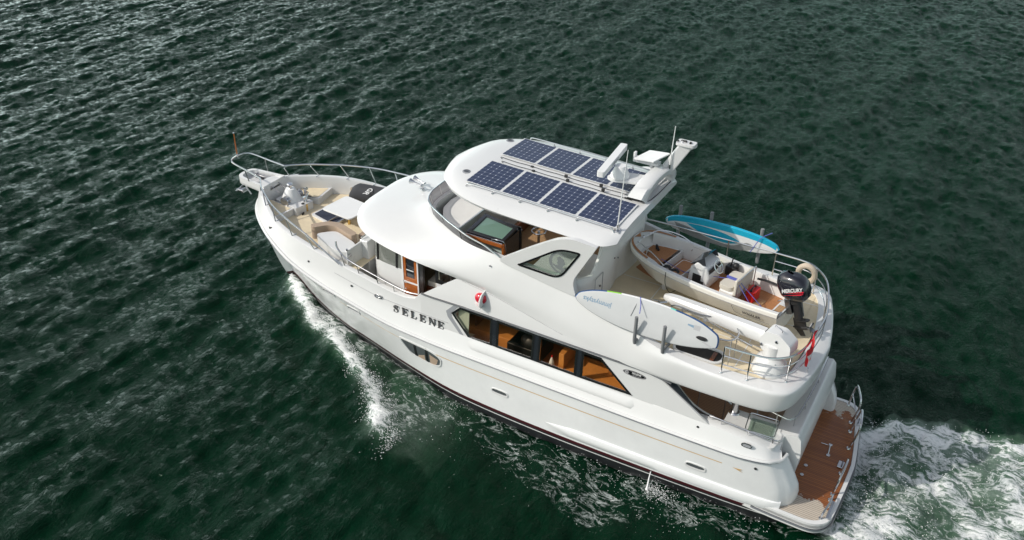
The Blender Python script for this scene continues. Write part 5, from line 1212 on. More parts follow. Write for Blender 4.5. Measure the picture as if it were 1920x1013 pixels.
g = G(); g.prism([rounded([(.95, .38), (.95, -.38), (.55, -.40), (.55, .40)], .08)], XY, .37, .56); tp("step_box", g, "gelcoat_inner", bevel=0.02); g = G(); g.prism([rounded([(.92, .34), (.92, -.34), (.58, -.36), (.58, .36)], .06)], XY, .561, .567); tp("step_teak", g, "teak_tender", smooth=False)
# centre console: sloped body, dark windscreen, wheel, throttle
g = G(); cs = [(.42, .37), (.36, .92), (.18, 1.12), (-.10, 1.02), (-.20, .78), (-.14, .37)]
g.prism([cs], lambda u, v, d: (u, d, v), -.36, .36); con = tp("console", g, "gelcoat", bevel=0.05, seg=3)
g = G(); g.add([(.38, .34, 1.0), (.02, .30, 1.28), (.02, -.30, 1.28), (.38, -.34, 1.0)], [(0, 1, 2, 3)]); g.add([(.38, .34, 1.0), (.02, .30, 1.28), (-.06, .33, 1.08)], [(0, 1, 2)]); g.add([(.38, -.34, 1.0), (.02, -.30, 1.28), (-.06, -.33, 1.08)], [(0, 1, 2)]); build("windscreen", g, "glass_dark", con, smooth=False)
g = G(); Mw = Matrix.Translation((-.26, .02, 1.0)) @ Matrix.Rotation(R(-55), 4, 'Y')
g.tube([Mw @ Vector((.17 * math.cos(a), .17 * math.sin(a), 0)) for a in np.linspace(0, 2 * math.pi, 24, endpoint=False)], .014, 6, closed=True)
for a in (0.5, 2.6, 4.7): g.tube([Mw @ Vector((0, 0, 0)), Mw @ Vector((.17 * math.cos(a), .17 * math.sin(a), 0))], .009, 5)
build("wheel", g, "stainless", con)
g = G(); g.box(-.17, -.15, -.3, .3, .82, .98); g.box(.02, .26, .362, .372, .52, .78); g.box(-.06, .2, .36, .39, .5, .62); build("console_pocket", g, "black_rubber", con, bevel=.008)
text_mesh("console_lettering", "130 SPORT", .06, "soft_grey", frame((.14, .365, .93), (-1, 0, 0), (0, 0, 1)), con)
# helm seat with two bucket cushions
g = G(); g.box(-.95, -.55, -.45, .45, .37, .68); se = tp("seat_base", g, "gelcoat_inner", bevel=.04)
for s in (.23, -.23):
    g = G(); g.prism([rounded([(-.50, s - .19), (-.50, s + .19), (-.88, s + .2), (-.88, s - .2)], .12)], XY, .68, .80); build("seat_cushion", g, "cream_fabric", se, bevel=.03)
g = G(); g.box(-1.02, -.93, -.46, .46, .62, 1.08); build("seat_back", g, "cream_fabric", se, bevel=.04)
g = G(); g.box(-.86, -.52, -.035, .035, .80, .84); build("seat_strap", g, "rope_blue", se)
g = G(); g.tube([(-1.04, .48, .4), (-1.04, .48, 1.1), (-1.04, -.48, 1.1), (-1.04, -.48, .4)], .014, 6); build("seat_frame", g, "stainless", se)
g = G(); g.tube([(-.3, -.62, .75), (-.35, -.60, 1.02)], .02, 6); g.box(-.5, -.2, -.72, -.52, .5, .76); g.ball((-.45, -.62, .8), .09, 8); tp("throttle", g, "black_rubber", bevel=.02)
g = G(); g.box(.0, .14, -.70, -.69, .52, .72); tp("warning_label", g, "sticker_yellow")
for s in (1, -1):
    g = G(); pts = [(2.0, s * .30, 1.0), (1.75, s * .50, 1.10), (1.3, s * .66, 1.06), (.9, s * .74, .90)]
    g.tube(pts, .014, 6, smooth=4); g.tube([(1.5, s * .62, 1.09), (1.5, s * .66, .92)], .011, 5); tp("bow_rail", g, "stainless")
g = G(); g.tube([(.9, -.76, .80), (.1, -.80, .76)], .013, 6); g.tube([(.9, -.70, .70), (.9, -.78, .72)], .016, 6); tp("grab_bar", g, "stainless")
g = G(); g.tube([(1.75, .12, .66), (1.75, .12, .72)], .03, 6); g.tube([(1.65, .1, .73), (1.85, .14, .73)], .014, 6); g.lathe([(.05, 0), (.03, .03)], (2.02, .0, 1.015), 10); tp("bow_cleat", g, "stainless")
g = G(); g.tube([(1.7, -.25, .64), (1.75, -.3, .72), (1.62, -.2, .66)], .035, 6); g.tube([(.95, .72, .86), (.8, .66, .88), (.7, .74, .86), (.62, .62, .84), (.5, .70, .86)], .04, 6, smooth=3); g.tube([(.75, .9, .84), (.74, .88, .5), (.72, .62, .1), (.7, .3, .02)], .009, 5, smooth=3); g.tube([(1.9, .2, .64), (1.6, .35, .65), (1.2, .5, .66)], .012, 5, smooth=3); tp("lashing_line", g, "rope_black")
g = G(); g.tube([(-1.0, .35, .95), (-1.6, .55, .5), (-2.1, .45, .42)], .010, 5); g.tube([(-1.0, .25, .95), (-1.7, .2, .42), (-2.1, .3, .4)], .010, 5); g.tube([(-.9, .0, .85), (.6, .2, .58), (1.3, .2, .7)], .008, 5); tp("ratchet_strap", g, "rope_blue")
g = G(); g.tube([(-1.1, -.55, .72), (-1.4, -.58, .74), (-1.9, -.58, .72), (-2.2, -.35, .78)], .03, 8, smooth=4); tp("rigging_hose", g, "black_rubber")
g = G(); g.box(-2.24, -1.98, -.55, .55, .62, .66, mi=0); tp("transom_shelf", g, "gelcoat", bevel=.015); g = G(); g.box(-2.2, -2.03, .1, .5, .662, .668); g.box(-1.55, -1.25, -.25, .15, .375, .385); tp("shelf_teak", g, "teak_fly")
g = G(); g.prism([rounded([(-2.0, .42), (-2.0, .66), (-2.18, .66), (-2.18, .42)], .04)], XY, .662, .675); tp("battery_hatch", g, "black_rubber")
text_mesh("registration", "BC6459672", .115, "letter_grey", frame((1.28, .765, .73), (-1, .16, 0), (0, .35, 1)), T, bold=.004, sx=.85)
text_mesh("maker_lettering", "WHALER", .105, "letter_grey", frame((-1.65, .83, .56), (-1, -.1, 0), (0, .28, 1)), T, bold=.005, spacing=1.15)
g = G(); g.tube([(-1.12, .868, .66), (-1.2, .855, .53), (-1.35, .835, .48), (-2.1, .765, .47)], .006, 4, smooth=4); tp("trim_line", g, "letter_grey")
g = G(); rr_ = [[(u, (sm[0](u) + .004), sm[2](u) - .125), (u, (sm[0](u) + .004), sm[2](u) - .11)] for u in us if u < 2.1]; g.loft(rr_); tp("rub_strip", g, "soft_grey")
g = G()                                            # chocks under the keel
for u in (-1.2, 1.0): g.box(u - .06, u + .06, -.45, .45, -.03, .16)
tp("chock", g, "gelcoat", bevel=.02)
# outboard motor, tilted a little
OM = Matrix.Translation((-2.30, .05, .70)) @ Matrix.Rotation(R(10), 4, 'Y')
OL = TO + Matrix.Rotation(TA, 3, 'Z') @ Vector((-2.26, .05, .90))
OB = thing("outboard_motor", "black outboard motor with white lettering clamped to the dinghy's stern", "outboard motor", OL, TA)
OR = (0, R(20), 0)
g = G(); rows = []
for w_, cx, rx, ry in ((.05, -.12, .20, .15), (.12, -.12, .27, .19), (.25, -.12, .30, .205), (.4, -.11, .295, .20), (.5, -.10, .26, .175), (.57, -.09, .18, .12), (.60, -.09, .05, .04)):
    rows.append([((cx + rx) * 0 + 1.25 * cx + 1.25 * rx * math.copysign(abs(math.cos(a)) ** .6, math.cos(a)), 1.22 * ry * math.copysign(abs(math.sin(a)) ** .6, math.sin(a)), 1.2 * w_ + .05 * math.cos(a)) for a in np.linspace(0, 2 * math.pi, 28, endpoint=False)])
g.loft(rows, closed=True); cw = build("cowl", g, "black_gloss", OB, rot=OR, ang=60)
text_mesh("cowl_lettering", "MERCURY", .125, "gelcoat", frame((-.20, .270, .36), (-1, 0, .12), (0, 0, 1)), cw, bold=.004, shear=.25, ext=.004, sx=.95)
g = G(); g.add([(.16, .268, .27), (-.48, .262, .31), (-.50, .26, .35), (.0, .274, .285)], [(0, 1, 2, 3)]); g.add([(.1, .262, .22), (-.4, .255, .24), (-.48, .252, .285), (-.1, .268, .245)], [(0, 1, 2, 3)]); build("cowl_stripe", g, "lens_red", cw, smooth=False)
g = G()
for z0, z1, a, b in ((-.1, .07, .14, .10),): g.prism([cyl2(-.1, 0, a, b, 20, 3)], XY, z0, z1)
g.prism([cyl2(-.12, 0, .10, .065, 18, 3)], XY, -.55, -.08); g.prism([cyl2(-.13, 0, .16, .03, 18, 2.2)], XY, -.80, -.5); g.prism([cyl2(-.22, 0, .17, .085, 16, 3)], XY, -.56, -.535)
g.tube([(.06, 0, -.74), (-.1, 0, -.76), (-.32, 0, -.76)], [.02, .06, .045], 10); g.prism([[(.02, -.78), (-.16, -.78), (-.22, -.98), (-.10, -.98)]], lambda u, v, d: (u, d, v), -.012, .012)
build("leg", g, "black_rubber", OB, rot=OR, bevel=.012)
g = G(); g.box(-.02, .12, -.12, .12, -.35, .05); g.tube([(.05, .09, .02), (.22, .14, .02), (.28, .14, .0)], .016, 6); g.tube([(-.2, -.12, .0), (-.18, -.12, -.5)], .03, 8); build("bracket", g, "dark_steel", OB, rot=OR, bevel=.01)
g = G(); 
for k in range(3):
    a = k * 2.094; Mb = Matrix.Translation((-.36, 0, -.76)) @ Matrix.Rotation(a, 4, 'X') @ Matrix.Rotation(R(28), 4, 'Z')
    g.prism([cyl2(0, .09, .012, .075, 12)], lambda u, v, d: Mb @ Vector((u, v, d)), -.05, .05)
g.tube([(-.3, 0, -.76), (-.42, 0, -.76)], [.045, .02], 8); build("propeller", g, "dark_steel", OB, rot=OR)
# life ring / horseshoe behind the motor
g = G(); c_ = (1.18, -1.98, 4.52); pts = [(c_[0] + .25 * math.sin(a) * .85, c_[1] + .05 * math.cos(a), c_[2] + .26 * math.cos(a)) for a in np.linspace(R(-150), R(150), 26)]
g.tube(pts, .075, 10); hb = build("horseshoe_buoy", g, "horseshoe_tan"); tag(hb, "tan horseshoe lifebuoy hung on the stern rail behind the outboard", "lifebuoy")
# red fuel can
FT = TO + Matrix.Rotation(TA, 3, 'Z') @ Vector((-1.22, -.12, .37))
F = thing("fuel_can", "red plastic fuel can standing behind the dinghy's seat", "fuel can", FT, TA)
g = G(); g.prism([rounded([(-.12, -.2), (.12, -.2), (.12, .2), (-.12, .2)], .06)], XY, 0, .30); build("can_body", g, "red_plastic", F, bevel=.03)
g = G(); g.tube([(0, -.12, .30), (0, -.1, .37), (0, .1, .37), (0, .12, .30)], .018, 6); g.lathe([(.035, 0), (.035, .04)], (0, .15, .30), 10); build("can_handle", g, "black_rubber", F)

# paddle boards
def board(name, label, L, Wd, th, loc, rx, outline, rim_cols, hull_m, group):
    o = thing(name, label, "paddle board", loc, 0, group); return o
def board_mesh(out, half=.055):
    """lens-edged board from an outline in (u, v); faces on both sides"""
    c0 = np.mean(np.array(out), 0); rows = []
    for k, d in ((1.0, 0), (.985, .55), (.95, .85), (.85, 1.0), (.45, 1.05)):
        rows.append([(c0[0] + (p[0] - c0[0]) * (1 - (1 - k) * .35), c0[1] + (p[1] - c0[1]) * k, half * d) for p in out])
    return rows, c0
P1 = crom([(1.86, -.02), (1.74, .14), (1.3, .31), (.7, .41), (0, .45), (-.7, .42), (-1.3, .33), (-1.72, .17), (-1.82, .07), (-1.84, -.12), (-1.76, -.20), (-1.3, -.33), (-.7, -.42), (0, -.45), (.7, -.41), (1.3, -.30), (1.74, -.14), (1.86, -.02)], 5)[:-1]
P1 = [(-p[0], p[1]) for p in P1][::-1]
def make_board(out, loc, rot, name, label, face_m, rim_fn):
    o = thing(name, label, "paddle board", loc, 0); o.rotation_euler = rot
    rows, c0 = board_mesh(out); g = G(); g.loft([[(x, y, z) for x, y, z in r] for r in rows[2:]], closed=True); g.add(rows[-1], [tuple(range(len(out)))])
    build("deck_face", g, face_m, o, ang=60)
    g = G(); g.loft([[(x, y, -z) for x, y, z in r] for r in rows[2:]], closed=True); g.add([(x, y, -z) for x, y, z in rows[-1]], [tuple(range(len(out)))]); build("bottom_face", g, "sup_white", o, ang=60)
    cols = {}; n = len(out)
    ring = [[(x, y, z) for x, y, z in r] for r in rows[:3]]; ring2 = [[(x, y, -z) for x, y, z in r] for r in rows[:3]]
    for i in range(n):
        key = rim_fn(out[i]); gg = cols.setdefault(key, G())
        for rg in (ring, ring2):
            for a in range(2): gg.add([rg[a][i], rg[a][(i + 1) % n], rg[a + 1][(i + 1) % n], rg[a + 1][i]], [(0, 1, 2, 3)])
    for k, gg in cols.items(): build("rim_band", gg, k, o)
    return o
def rim1(p):
    u, v = -p[0], p[1]
    if v < -.05 and u > -1.7: return "sup_dark_grey"
    if u > .98: return "sup_blue"
    if u > .62: return "sup_green"
    if u > -.62: return "sup_white"
    if u > -.80: return "sup_aqua"
    return "sup_blue"
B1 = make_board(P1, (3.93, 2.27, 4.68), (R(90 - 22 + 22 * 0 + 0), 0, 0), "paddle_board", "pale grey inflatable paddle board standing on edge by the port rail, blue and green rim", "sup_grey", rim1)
B1.rotation_euler = (R(-90 + 158), 0, 0)
B1.rotation_euler = Matrix((Vector((-1, 0, 0)), Vector((0, -.34, .94)), Vector((0, .94, .34)))).transposed().to_euler()
# in this frame local +x runs aft: flip the outline decisions accordingly
g = G(); g.prism([cyl2(1.45, -.04, .13, .045, 20, 2.2)], XY, .056, .085); g.box(1.32, 1.5, -.05, -.02, .085, .11); build("fin_box", g, "black_rubber", B1, bevel=.008)
g = G(); g.prism([[(1.5, -.1), (1.76, -.17), (1.72, -.2), (1.46, -.13)]], XY, .056, .058); g.box(1.2, 1.36, .10, .22, .056, .058); build("rear_patch", g, "soft_grey", B1, smooth=False)
g = G(); g.prism([[(1.05, .09), (1.3, .09), (1.3, .2), (1.05, .2)]], XY, .056, .0575); build("info_label", g, "ink_blue", B1, smooth=False)
text_mesh("board_lettering", "jimmystyks", .17, "ink_blue", frame((-1.25, .02, .058), (-1, 0, 0), (0, -1, 0)), B1, bold=.003)
g = G(); g.tube([(-.22, .46, .02), (-.14, .30, .11), (-.08, .12, .24)], .011, 5); build("tie_line", g, "rope_blue", B1)
g = G(); g.tube([(-.22, .46, .02), (-.28, .2, .065), (-.34, -.05, .062)], .008, 5); build("tie_cord", g, "foam_sleeve", B1)
P2 = crom([(1.62, 0), (1.5, .16), (1.1, .30), (.5, .38), (0, .39), (-.6, .37), (-1.2, .28), (-1.5, .16), (-1.62, .02), (-1.5, -.16), (-1.2, -.28), (-.6, -.37), (0, -.39), (.5, -.38), (1.1, -.30), (1.5, -.16), (1.62, 0)], 5)[:-1]
P2 = [(p[0], p[1] * .86) for p in P2]
B2 = make_board(P2, (3.66, -2.33, 4.80), (0, 0, 0), "paddle_board", "turquoise and white paddle board strapped outside the starboard rail", "sup_white", lambda p: "sup_cyan")
B2.rotation_euler = Matrix((Vector((-1, 0, 0)), Vector((0, .07, .9975)), Vector((0, .9975, -.07)))).transposed().to_euler()
def cface(pts, z, m_, nm):
    g = G(); g.prism([[(u, v) for u, v in crom(pts, 5)][:-1]], XY, z - .001, z); build(nm, g, m_, B2, smooth=False)
top = [(u, v) for u, v in P2 if v > .10]; top.sort(); low = [(u, v - .13 - .05 * (1 - (u / 1.6) ** 2)) for u, v in top]
g = G(); g.loft([[(u, v * .97, .0585), (u, w, .0585)] for (u, v), (_, w) in zip(top, low)]); build("edge_band", g, "sup_cyan", B2, smooth=False)
cface([(-1.0, .10), (-.5, .13), (.1, .08), (.55, -.06), (.2, -.20), (-.35, -.16), (-.8, .0), (-1.0, .10)], .0590, "sup_cyan", "deck_graphic")
cface([(-1.35, .04), (-.9, -.02), (-.4, -.18), (.3, -.24), (.75, -.02), (.95, -.16), (.5, -.33), (-.4, -.33), (-1.1, -.22), (-1.35, .04)], .0583, "sup_dark_grey", "deck_pad")
g = G(); g.tube([(1.35, .42, -.05), (1.1, .25, .1), (.9, -.2, .18)], .011, 5, smooth=3); build("tie_line", g, "rope_blue", B2)
# ensign on the stern rail
FS = thing("ensign_flag", "red ensign with a white panel hanging from the stern rail", "flag", (.3, 1.35, 4.0))
g = G(); nx, ny = 14, 16; V_ = []
for i in range(nx + 1):
    for j in range(ny + 1):
        s_, t_ = i / nx, j / ny
        V_.append((-.10 + .10 * math.sin(t_ * 9 + s_ * 3) * .5 + .05 * s_, -.32 + .75 * t_ * (0.55 + .45 * (1 - s_)) + .03 * math.sin(s_ * 9), .95 - .85 * s_ - .25 * t_ * (1 - s_) + .05 * math.sin(t_ * 8)))
fs = [(i * (ny + 1) + j, i * (ny + 1) + j + 1, (i + 1) * (ny + 1) + j + 1, (i + 1) * (ny + 1) + j) for i in range(nx) for j in range(ny)]
mi_ = [1 if 5 <= (k % ny) <= 10 and (k // ny) > 7 else 0 for k in range(len(fs))]
g.v = V_; g.f = fs; g.mi = mi_; build("flag_cloth", g, ["flag_red", "flag_white"], FS, ang=80)
g = G(); g.tube([(-.05, -.45, 0), (-.10, -.38, 1.0)], .014, 6); g.tube([(-.15, .25, .25), (-.12, .12, .05)], .02, 6); build("flag_staff", g, "stainless", FS)
# covered bag on the foredeck
g = G(); rows = []
for t_ in np.linspace(0, 1, 15):
    x = 16.05 - 1.75 * t_; k = .30 * (math.sin(math.pi * min(1, t_ * 4 + .12) / 2) if t_ < .25 else (1 if t_ < .8 else math.sqrt(max(.02, 1 - ((t_ - .8) / .2) ** 2 * .7))))
    yc = -1.42 - .30 * t_
    rows.append([(x, yc + 1.05 * k * math.cos(a), 2.80 + .05 + k * 1.15 + k * 1.15 * math.sin(a) * (.95 if math.sin(a) > 0 else .95)) for a in np.linspace(0, 2 * math.pi, 20, endpoint=False)])
g.loft(rows, closed=True); g.add(rows[0], [tuple(range(20))]); g.add(rows[-1], [tuple(range(20))])
BG = build("covered_bundle", g, "charcoal_fabric", ang=60); tag(BG, "dark grey fabric-covered bundle lying along the starboard side of the foredeck", "cover")
text_mesh("cover_lettering", "GR", .26, "gelcoat", frame((15.12, -1.30, 3.47), (.12, .9, -.22), (-.95, .2, -.02)), BG, ext=.004, bold=.005)
g = G(); g.lathe([(.07, 0), (.075, .04), (.06, .12), (.035, .2), (.02, .26)], (0, 0, 0), 14); bt = build("bottle", g, "white_plastic", None, loc=(6.35, 2.3, 2.29)); tag(bt, "white bottle with a red cap standing inside the saloon window", "bottle")
g = G(); g.lathe([(.022, .26), (.022, .31)], (0, 0, 0), 10); build("cap", g, "red_plastic", bt)

# ================================================================ WATER
def fft_ocean(N_, L, amp, kp, seed, wdir, spread, kmin=0):
    rng = np.random.RandomState(seed); k1 = np.fft.fftfreq(N_, d=L / N_) * 2 * np.pi
    KX, KY = np.meshgrid(k1, k1, indexing='ij'); K = np.hypot(KX, KY); K[0, 0] = 1
    th = np.arctan2(KY, KX) - wdir; D = np.abs(np.cos(th)) ** spread * (np.cos(th) > 0) + 0.06
    P = np.exp(-1.25 * (kp / K) ** 2) / K ** 3.5 * D; P[0, 0] = 0; P *= np.exp(-(K / 50.0) ** 2)
    H = np.sqrt(P) * (rng.normal(size=(N_, N_)) + 1j * rng.normal(size=(N_, N_)))
    h = np.real(np.fft.ifft2(H)); sc_ = amp / h.std()
    dx = np.real(np.fft.ifft2(-1j * KX / K * H)) * sc_; dy = np.real(np.fft.ifft2(-1j * KY / K * H)) * sc_
    return h * sc_, dx, dy
NO = 1024; LO = 82.0
h1, dx1, dy1 = fft_ocean(NO, LO, 0.022, 2 * np.pi / 1.35, 3, R(184), 14)
h4, dx4, dy4 = fft_ocean(NO, LO, 0.018, 2 * np.pi / 1.2, 23, R(228), 9)
h2, dx2, dy2 = fft_ocean(NO, LO, 0.0075, 2 * np.pi / 0.50, 11, R(192), 6)
h3, dx3, dy3 = fft_ocean(NO, LO, 0.046, 2 * np.pi / 4.2, 19, R(178), 16)
def grow(a, step, lim, f):
    out = []; d = step
    while abs(a) < lim: d *= f; a += d; out.append(a)
    return out
gx = list(np.arange(-9, 60, 0.12)); gx = [v for v in grow(-9, -0.12, 4000, 1.09)][::-1] + gx + grow(gx[-1], 0.12, 4000, 1.07)
gy = list(np.arange(-56, 13.5, 0.12)); gy = [v for v in grow(-56, -0.12, 4000, 1.07)][::-1] + gy + grow(gy[-1], 0.12, 4000, 1.09)
gx = np.array(gx); gy = np.array(gy); XX, YY = np.meshgrid(gx, gy, indexing='ij')
def samp(F, X_, Y_):
    u = (X_ / LO * NO) % NO; v = (Y_ / LO * NO) % NO; i = u.astype(int) % NO; j = v.astype(int) % NO; fu = u - np.floor(u); fv = v - np.floor(v); i2 = (i + 1) % NO; j2 = (j + 1) % NO
    return F[i, j] * (1 - fu) * (1 - fv) + F[i2, j] * fu * (1 - fv) + F[i, j2] * (1 - fu) * fv + F[i2, j2] * fu * fv
far = np.clip((np.hypot(XX - 8, YY) - 75) / 60, 0, 1); fade = 1 - far
wr = 1 / (1 + np.exp((XX * .9 + (YY + 12) * .35 - 9) / 4.0)); wl1 = np.sqrt(1 - wr * .85); wl4 = np.sqrt(.12 + .88 * wr)
gust = .62 + .75 * np.clip(samp(h3, XX * .45, YY * .3) / .05 * .35 + .5, 0, 1)
H = (samp(h1, XX, YY) * wl1 * (.5 + .5 * gust) + samp(h4, XX, YY) * wl4 * (.5 + .5 * gust) + samp(h2, XX, YY) * gust + samp(h3, XX, YY)) * fade
DX = (samp(dx1, XX, YY) * 1.5 * wl1 + samp(dx4, XX, YY) * 1.5 * wl4 + samp(dx2, XX, YY) * 1.2) * fade; DY = (samp(dy1, XX, YY) * 1.5 * wl1 + samp(dy4, XX, YY) * 1.5 * wl4 + samp(dy2, XX, YY) * 1.2) * fade
# smooth value noise for foam shaping
def vnoise(X_, Y_, s, seed):
    rng = np.random.RandomState(seed); T_ = rng.rand(256, 256); u = X_ / s; v = Y_ / s; i = np.floor(u).astype(int); j = np.floor(v).astype(int); fu = u - i; fv = v - j; fu = fu * fu * (3 - 2 * fu); fv = fv * fv * (3 - 2 * fv)
    a = T_[i % 256, j % 256]; b = T_[(i + 1) % 256, j % 256]; c_ = T_[i % 256, (j + 1) % 256]; d = T_[(i + 1) % 256, (j + 1) % 256]
    return a * (1 - fu) * (1 - fv) + b * fu * (1 - fv) + c_ * (1 - fu) * fv + d * fu * fv
ywl = np.interp(XX, [r[0] for r in WL], [r[1] for r in WL]); AY = np.abs(YY)
nA = vnoise(XX, YY, .9, 1) * .6 + vnoise(XX, YY, .35, 2) * .4; nB = vnoise(XX, YY, .22, 5)
CX = [5.0, 9.77, 10.73, 11.6, 12.7, 13.7, 15.07, 16.6, 17.6]; CY = [6.6, 4.95, 4.3, 3.45, 2.80, 2.25, 1.72, .85, .25]
crest = np.interp(XX, CX, CY) + (nA - .5) * .35
wid = np.interp(XX, [9.4, 10.5, 12, 14, 17.6], [.30, .46, .28, .26, .24]); strength = np.interp(XX, [8.9, 9.6, 10.4, 12, 17.4, 17.75], [0, .24, .86, .84, .84, 0])
bowf = np.exp(-((AY - crest) / wid) ** 2) * strength * (XX < 17.75) * (.72 + .35 * nA)
inb = (AY < crest) & (AY > ywl - .3)
trail = np.where(inb, np.interp(XX, [8, 10, 12, 14, 17.5], [.0, .42, .34, .52, .7]) * (XX < 17.65), 0) * np.clip((AY - ywl + .1) / .2, 0, 1)
lim = np.interp(XX, [-2, 1.5, 4, 6.3, 8.6, 10.5], [3.6, 4.3, 5.6, 5.2, 4.3, 4.2])
lace = np.clip((lim - AY) / 1.0, 0, 1) * np.interp(XX, [-1.5, .5, 8, 11.5], [.33, .36, .37, .30]) * (XX < 12) * (XX > -2)
near = np.exp(-np.clip(AY - ywl, 0, 9) / .10) * .62 * (XX > -.3) * (XX < 17.6)
wl_half = np.interp(-XX, [1.0, 2, 4, 10, 60], [2.35, 3.2, 3.9, 5.2, 14]) + (nA - .5) * .8
wake = (XX < -1.0) * np.clip((wl_half - AY) / .5, 0, 1) * (.53 + .42 * (vnoise(XX, YY, 1.1, 9) - .4) + .25 * (nA - .5) + .16 * np.exp(-((AY - wl_half + .5) / .5) ** 2)) * np.interp(-XX, [1, 12, 60, 200], [1, .8, .45, .0])
skirt = np.exp(-((AY - crest) / (wid * 2.3)) ** 2) * strength * .50 * (XX < 17.7)
foam = np.clip(np.maximum.reduce([bowf, skirt, trail, lace, near, wake]), 0, 1)
blot = [(-1.4, -3.0, .9, .3), (6.2, 4.2, .8, .25), (8.0, 3.6, .6, .2)]
H += bowf * .18 * strength + np.exp(-((AY - crest - .15) / .7) ** 2) * .10 * strength * (AY > ywl - .2)
H += (wake > .05) * ((nA - .4) * .26 + (nB - .5) * .13) + bowf * ((nB - .5) * .16 + (nA - .5) * .12) + (lace > .05) * (nB - .5) * .02
H += np.exp(-np.clip(AY - ywl, 0, 9) / .35) * np.interp(XX, [12, 15, 17.4, 17.9, 18.2], [0, .10, .30, .25, 0])
calm = np.clip(((ywl + .1) - AY) / .3, 0, 1) * (XX > -.1) * (XX < 17.6); H = H * (1 - calm) - calm * .25
nvx, nvy = len(gx), len(gy)
co = np.stack([XX + DX, YY + DY, H], -1).reshape(-1, 3).astype(np.float32)
idx = np.arange(nvx * nvy).reshape(nvx, nvy); q = np.stack([idx[:-1, :-1], idx[1:, :-1], idx[1:, 1:], idx[:-1, 1:]], -1).reshape(-1, 4).astype(np.int32)
me = bpy.data.meshes.new("sea"); me.vertices.add(len(co)); me.vertices.foreach_set("co", co.ravel()); me.loops.add(q.size); me.loops.foreach_set("vertex_index", q.ravel())
me.polygons.add(len(q)); me.polygons.foreach_set("loop_start", np.arange(0, q.size, 4, dtype=np.int32)); me.polygons.foreach_set("use_smooth", np.ones(len(q), bool)); me.update(calc_edges=True)
at = me.attributes.new("foam", 'FLOAT', 'POINT'); at.data.foreach_set("value", foam.ravel().astype(np.float32))
aer = np.clip(np.maximum(wake * 1.3, np.maximum(bowf, trail * .7)), 0, 1) ; at = me.attributes.new("aerated", 'FLOAT', 'POINT'); at.data.foreach_set("value", aer.ravel().astype(np.float32))

m = bpy.data.materials.new("sea_water"); m.use_nodes = True; t = m.node_tree; b = t.nodes["Principled BSDF"]; out = t.nodes["Material Output"]
geo = N(t, "ShaderNodeTexCoord")
def noise(scale, detail=4, rough=.55, vec=None, dist=0.0):
    n = N(t, "ShaderNodeTexNoise"); n.inputs["Scale"].default_value = scale; n.inputs["Detail"].default_value = detail; n.inputs["Roughness"].default_value = rough; n.inputs["Distortion"].default_value = dist
    t.links.new(vec if vec else geo.outputs["Object"], n.inputs["Vector"]); return n
def math_(op, a, b_=None, clamp=False):
    n = N(t, "ShaderNodeMath", operation=op, use_clamp=clamp)
    for i, v in enumerate((a, b_)):
        if v is None: continue
        if isinstance(v, (int, float)): n.inputs[i].default_value = v
        else: t.links.new(v, n.inputs[i])
    return n.outputs[0]
def mrange(v, a, b_, c_, d): 
    n = N(t, "ShaderNodeMapRange"); t.links.new(v, n.inputs[0]); n.inputs[1].default_value = a; n.inputs[2].default_value = b_; n.inputs[3].default_value = c_; n.inputs[4].default_value = d; return n.outputs[0]
fa = N(t, "ShaderNodeAttribute", attribute_name="foam"); aa = N(t, "ShaderNodeAttribute", attribute_name="aerated")
# lace: ridged noise (thin white veins) plus finer clumps
mpf = N(t, 'ShaderNodeMapping'); mpf.inputs['Scale'].default_value = (.55, 1, 1); t.links.new(geo.outputs['Object'], mpf.inputs[0])
nf1 = noise(2.1, 6, .64, mpf.outputs[0], 1.1); rid = math_('ABSOLUTE', math_('SUBTRACT', nf1.outputs[0], .5)); rid = mrange(rid, 0, .12, 1, 0)
nf2 = noise(6.5, 8, .74, mpf.outputs[0], .5); nf3 = noise(.9, 3, .5)
fv = math_('ADD', math_('MULTIPLY', rid, .34), math_('MULTIPLY', nf2.outputs[0], .70)); fv = math_('ADD', fv, math_('MULTIPLY', nf3.outputs[0], .30))
# fv spans roughly .3 .. 1.1 ; compare with 1 - foam
ft = math_('ADD', fv, fa.outputs["Fac"]); fmask = mrange(ft, 1.12, 1.36, 0, 1)
soft = math_('MULTIPLY', math_('MULTIPLY', aa.outputs['Fac'], mrange(nf3.outputs[0], .35, .65, .0, .55)), mrange(nf2.outputs[0], .35, .6, .4, 1.0)); fmask = math_('MAXIMUM', fmask, soft)
zero = math_('GREATER_THAN', fa.outputs["Fac"], .02); fmask = math_('MULTIPLY', fmask, zero)
deep = noise(.10, 3, .5)
col = N(t, "ShaderNodeMix", data_type='RGBA'); col.inputs[6].default_value = (.0003, .0115, .0044, 1); col.inputs[7].default_value = (.0008, .0200, .0085, 1); t.links.new(deep.outputs[0], col.inputs[0])
colA = N(t, "ShaderNodeMix", data_type='RGBA'); t.links.new(mrange(aa.outputs["Fac"], 0, 1, 0, .85), colA.inputs[0]); t.links.new(col.outputs[2], colA.inputs[6]); colA.inputs[7].default_value = (.085, .175, .105, 1)
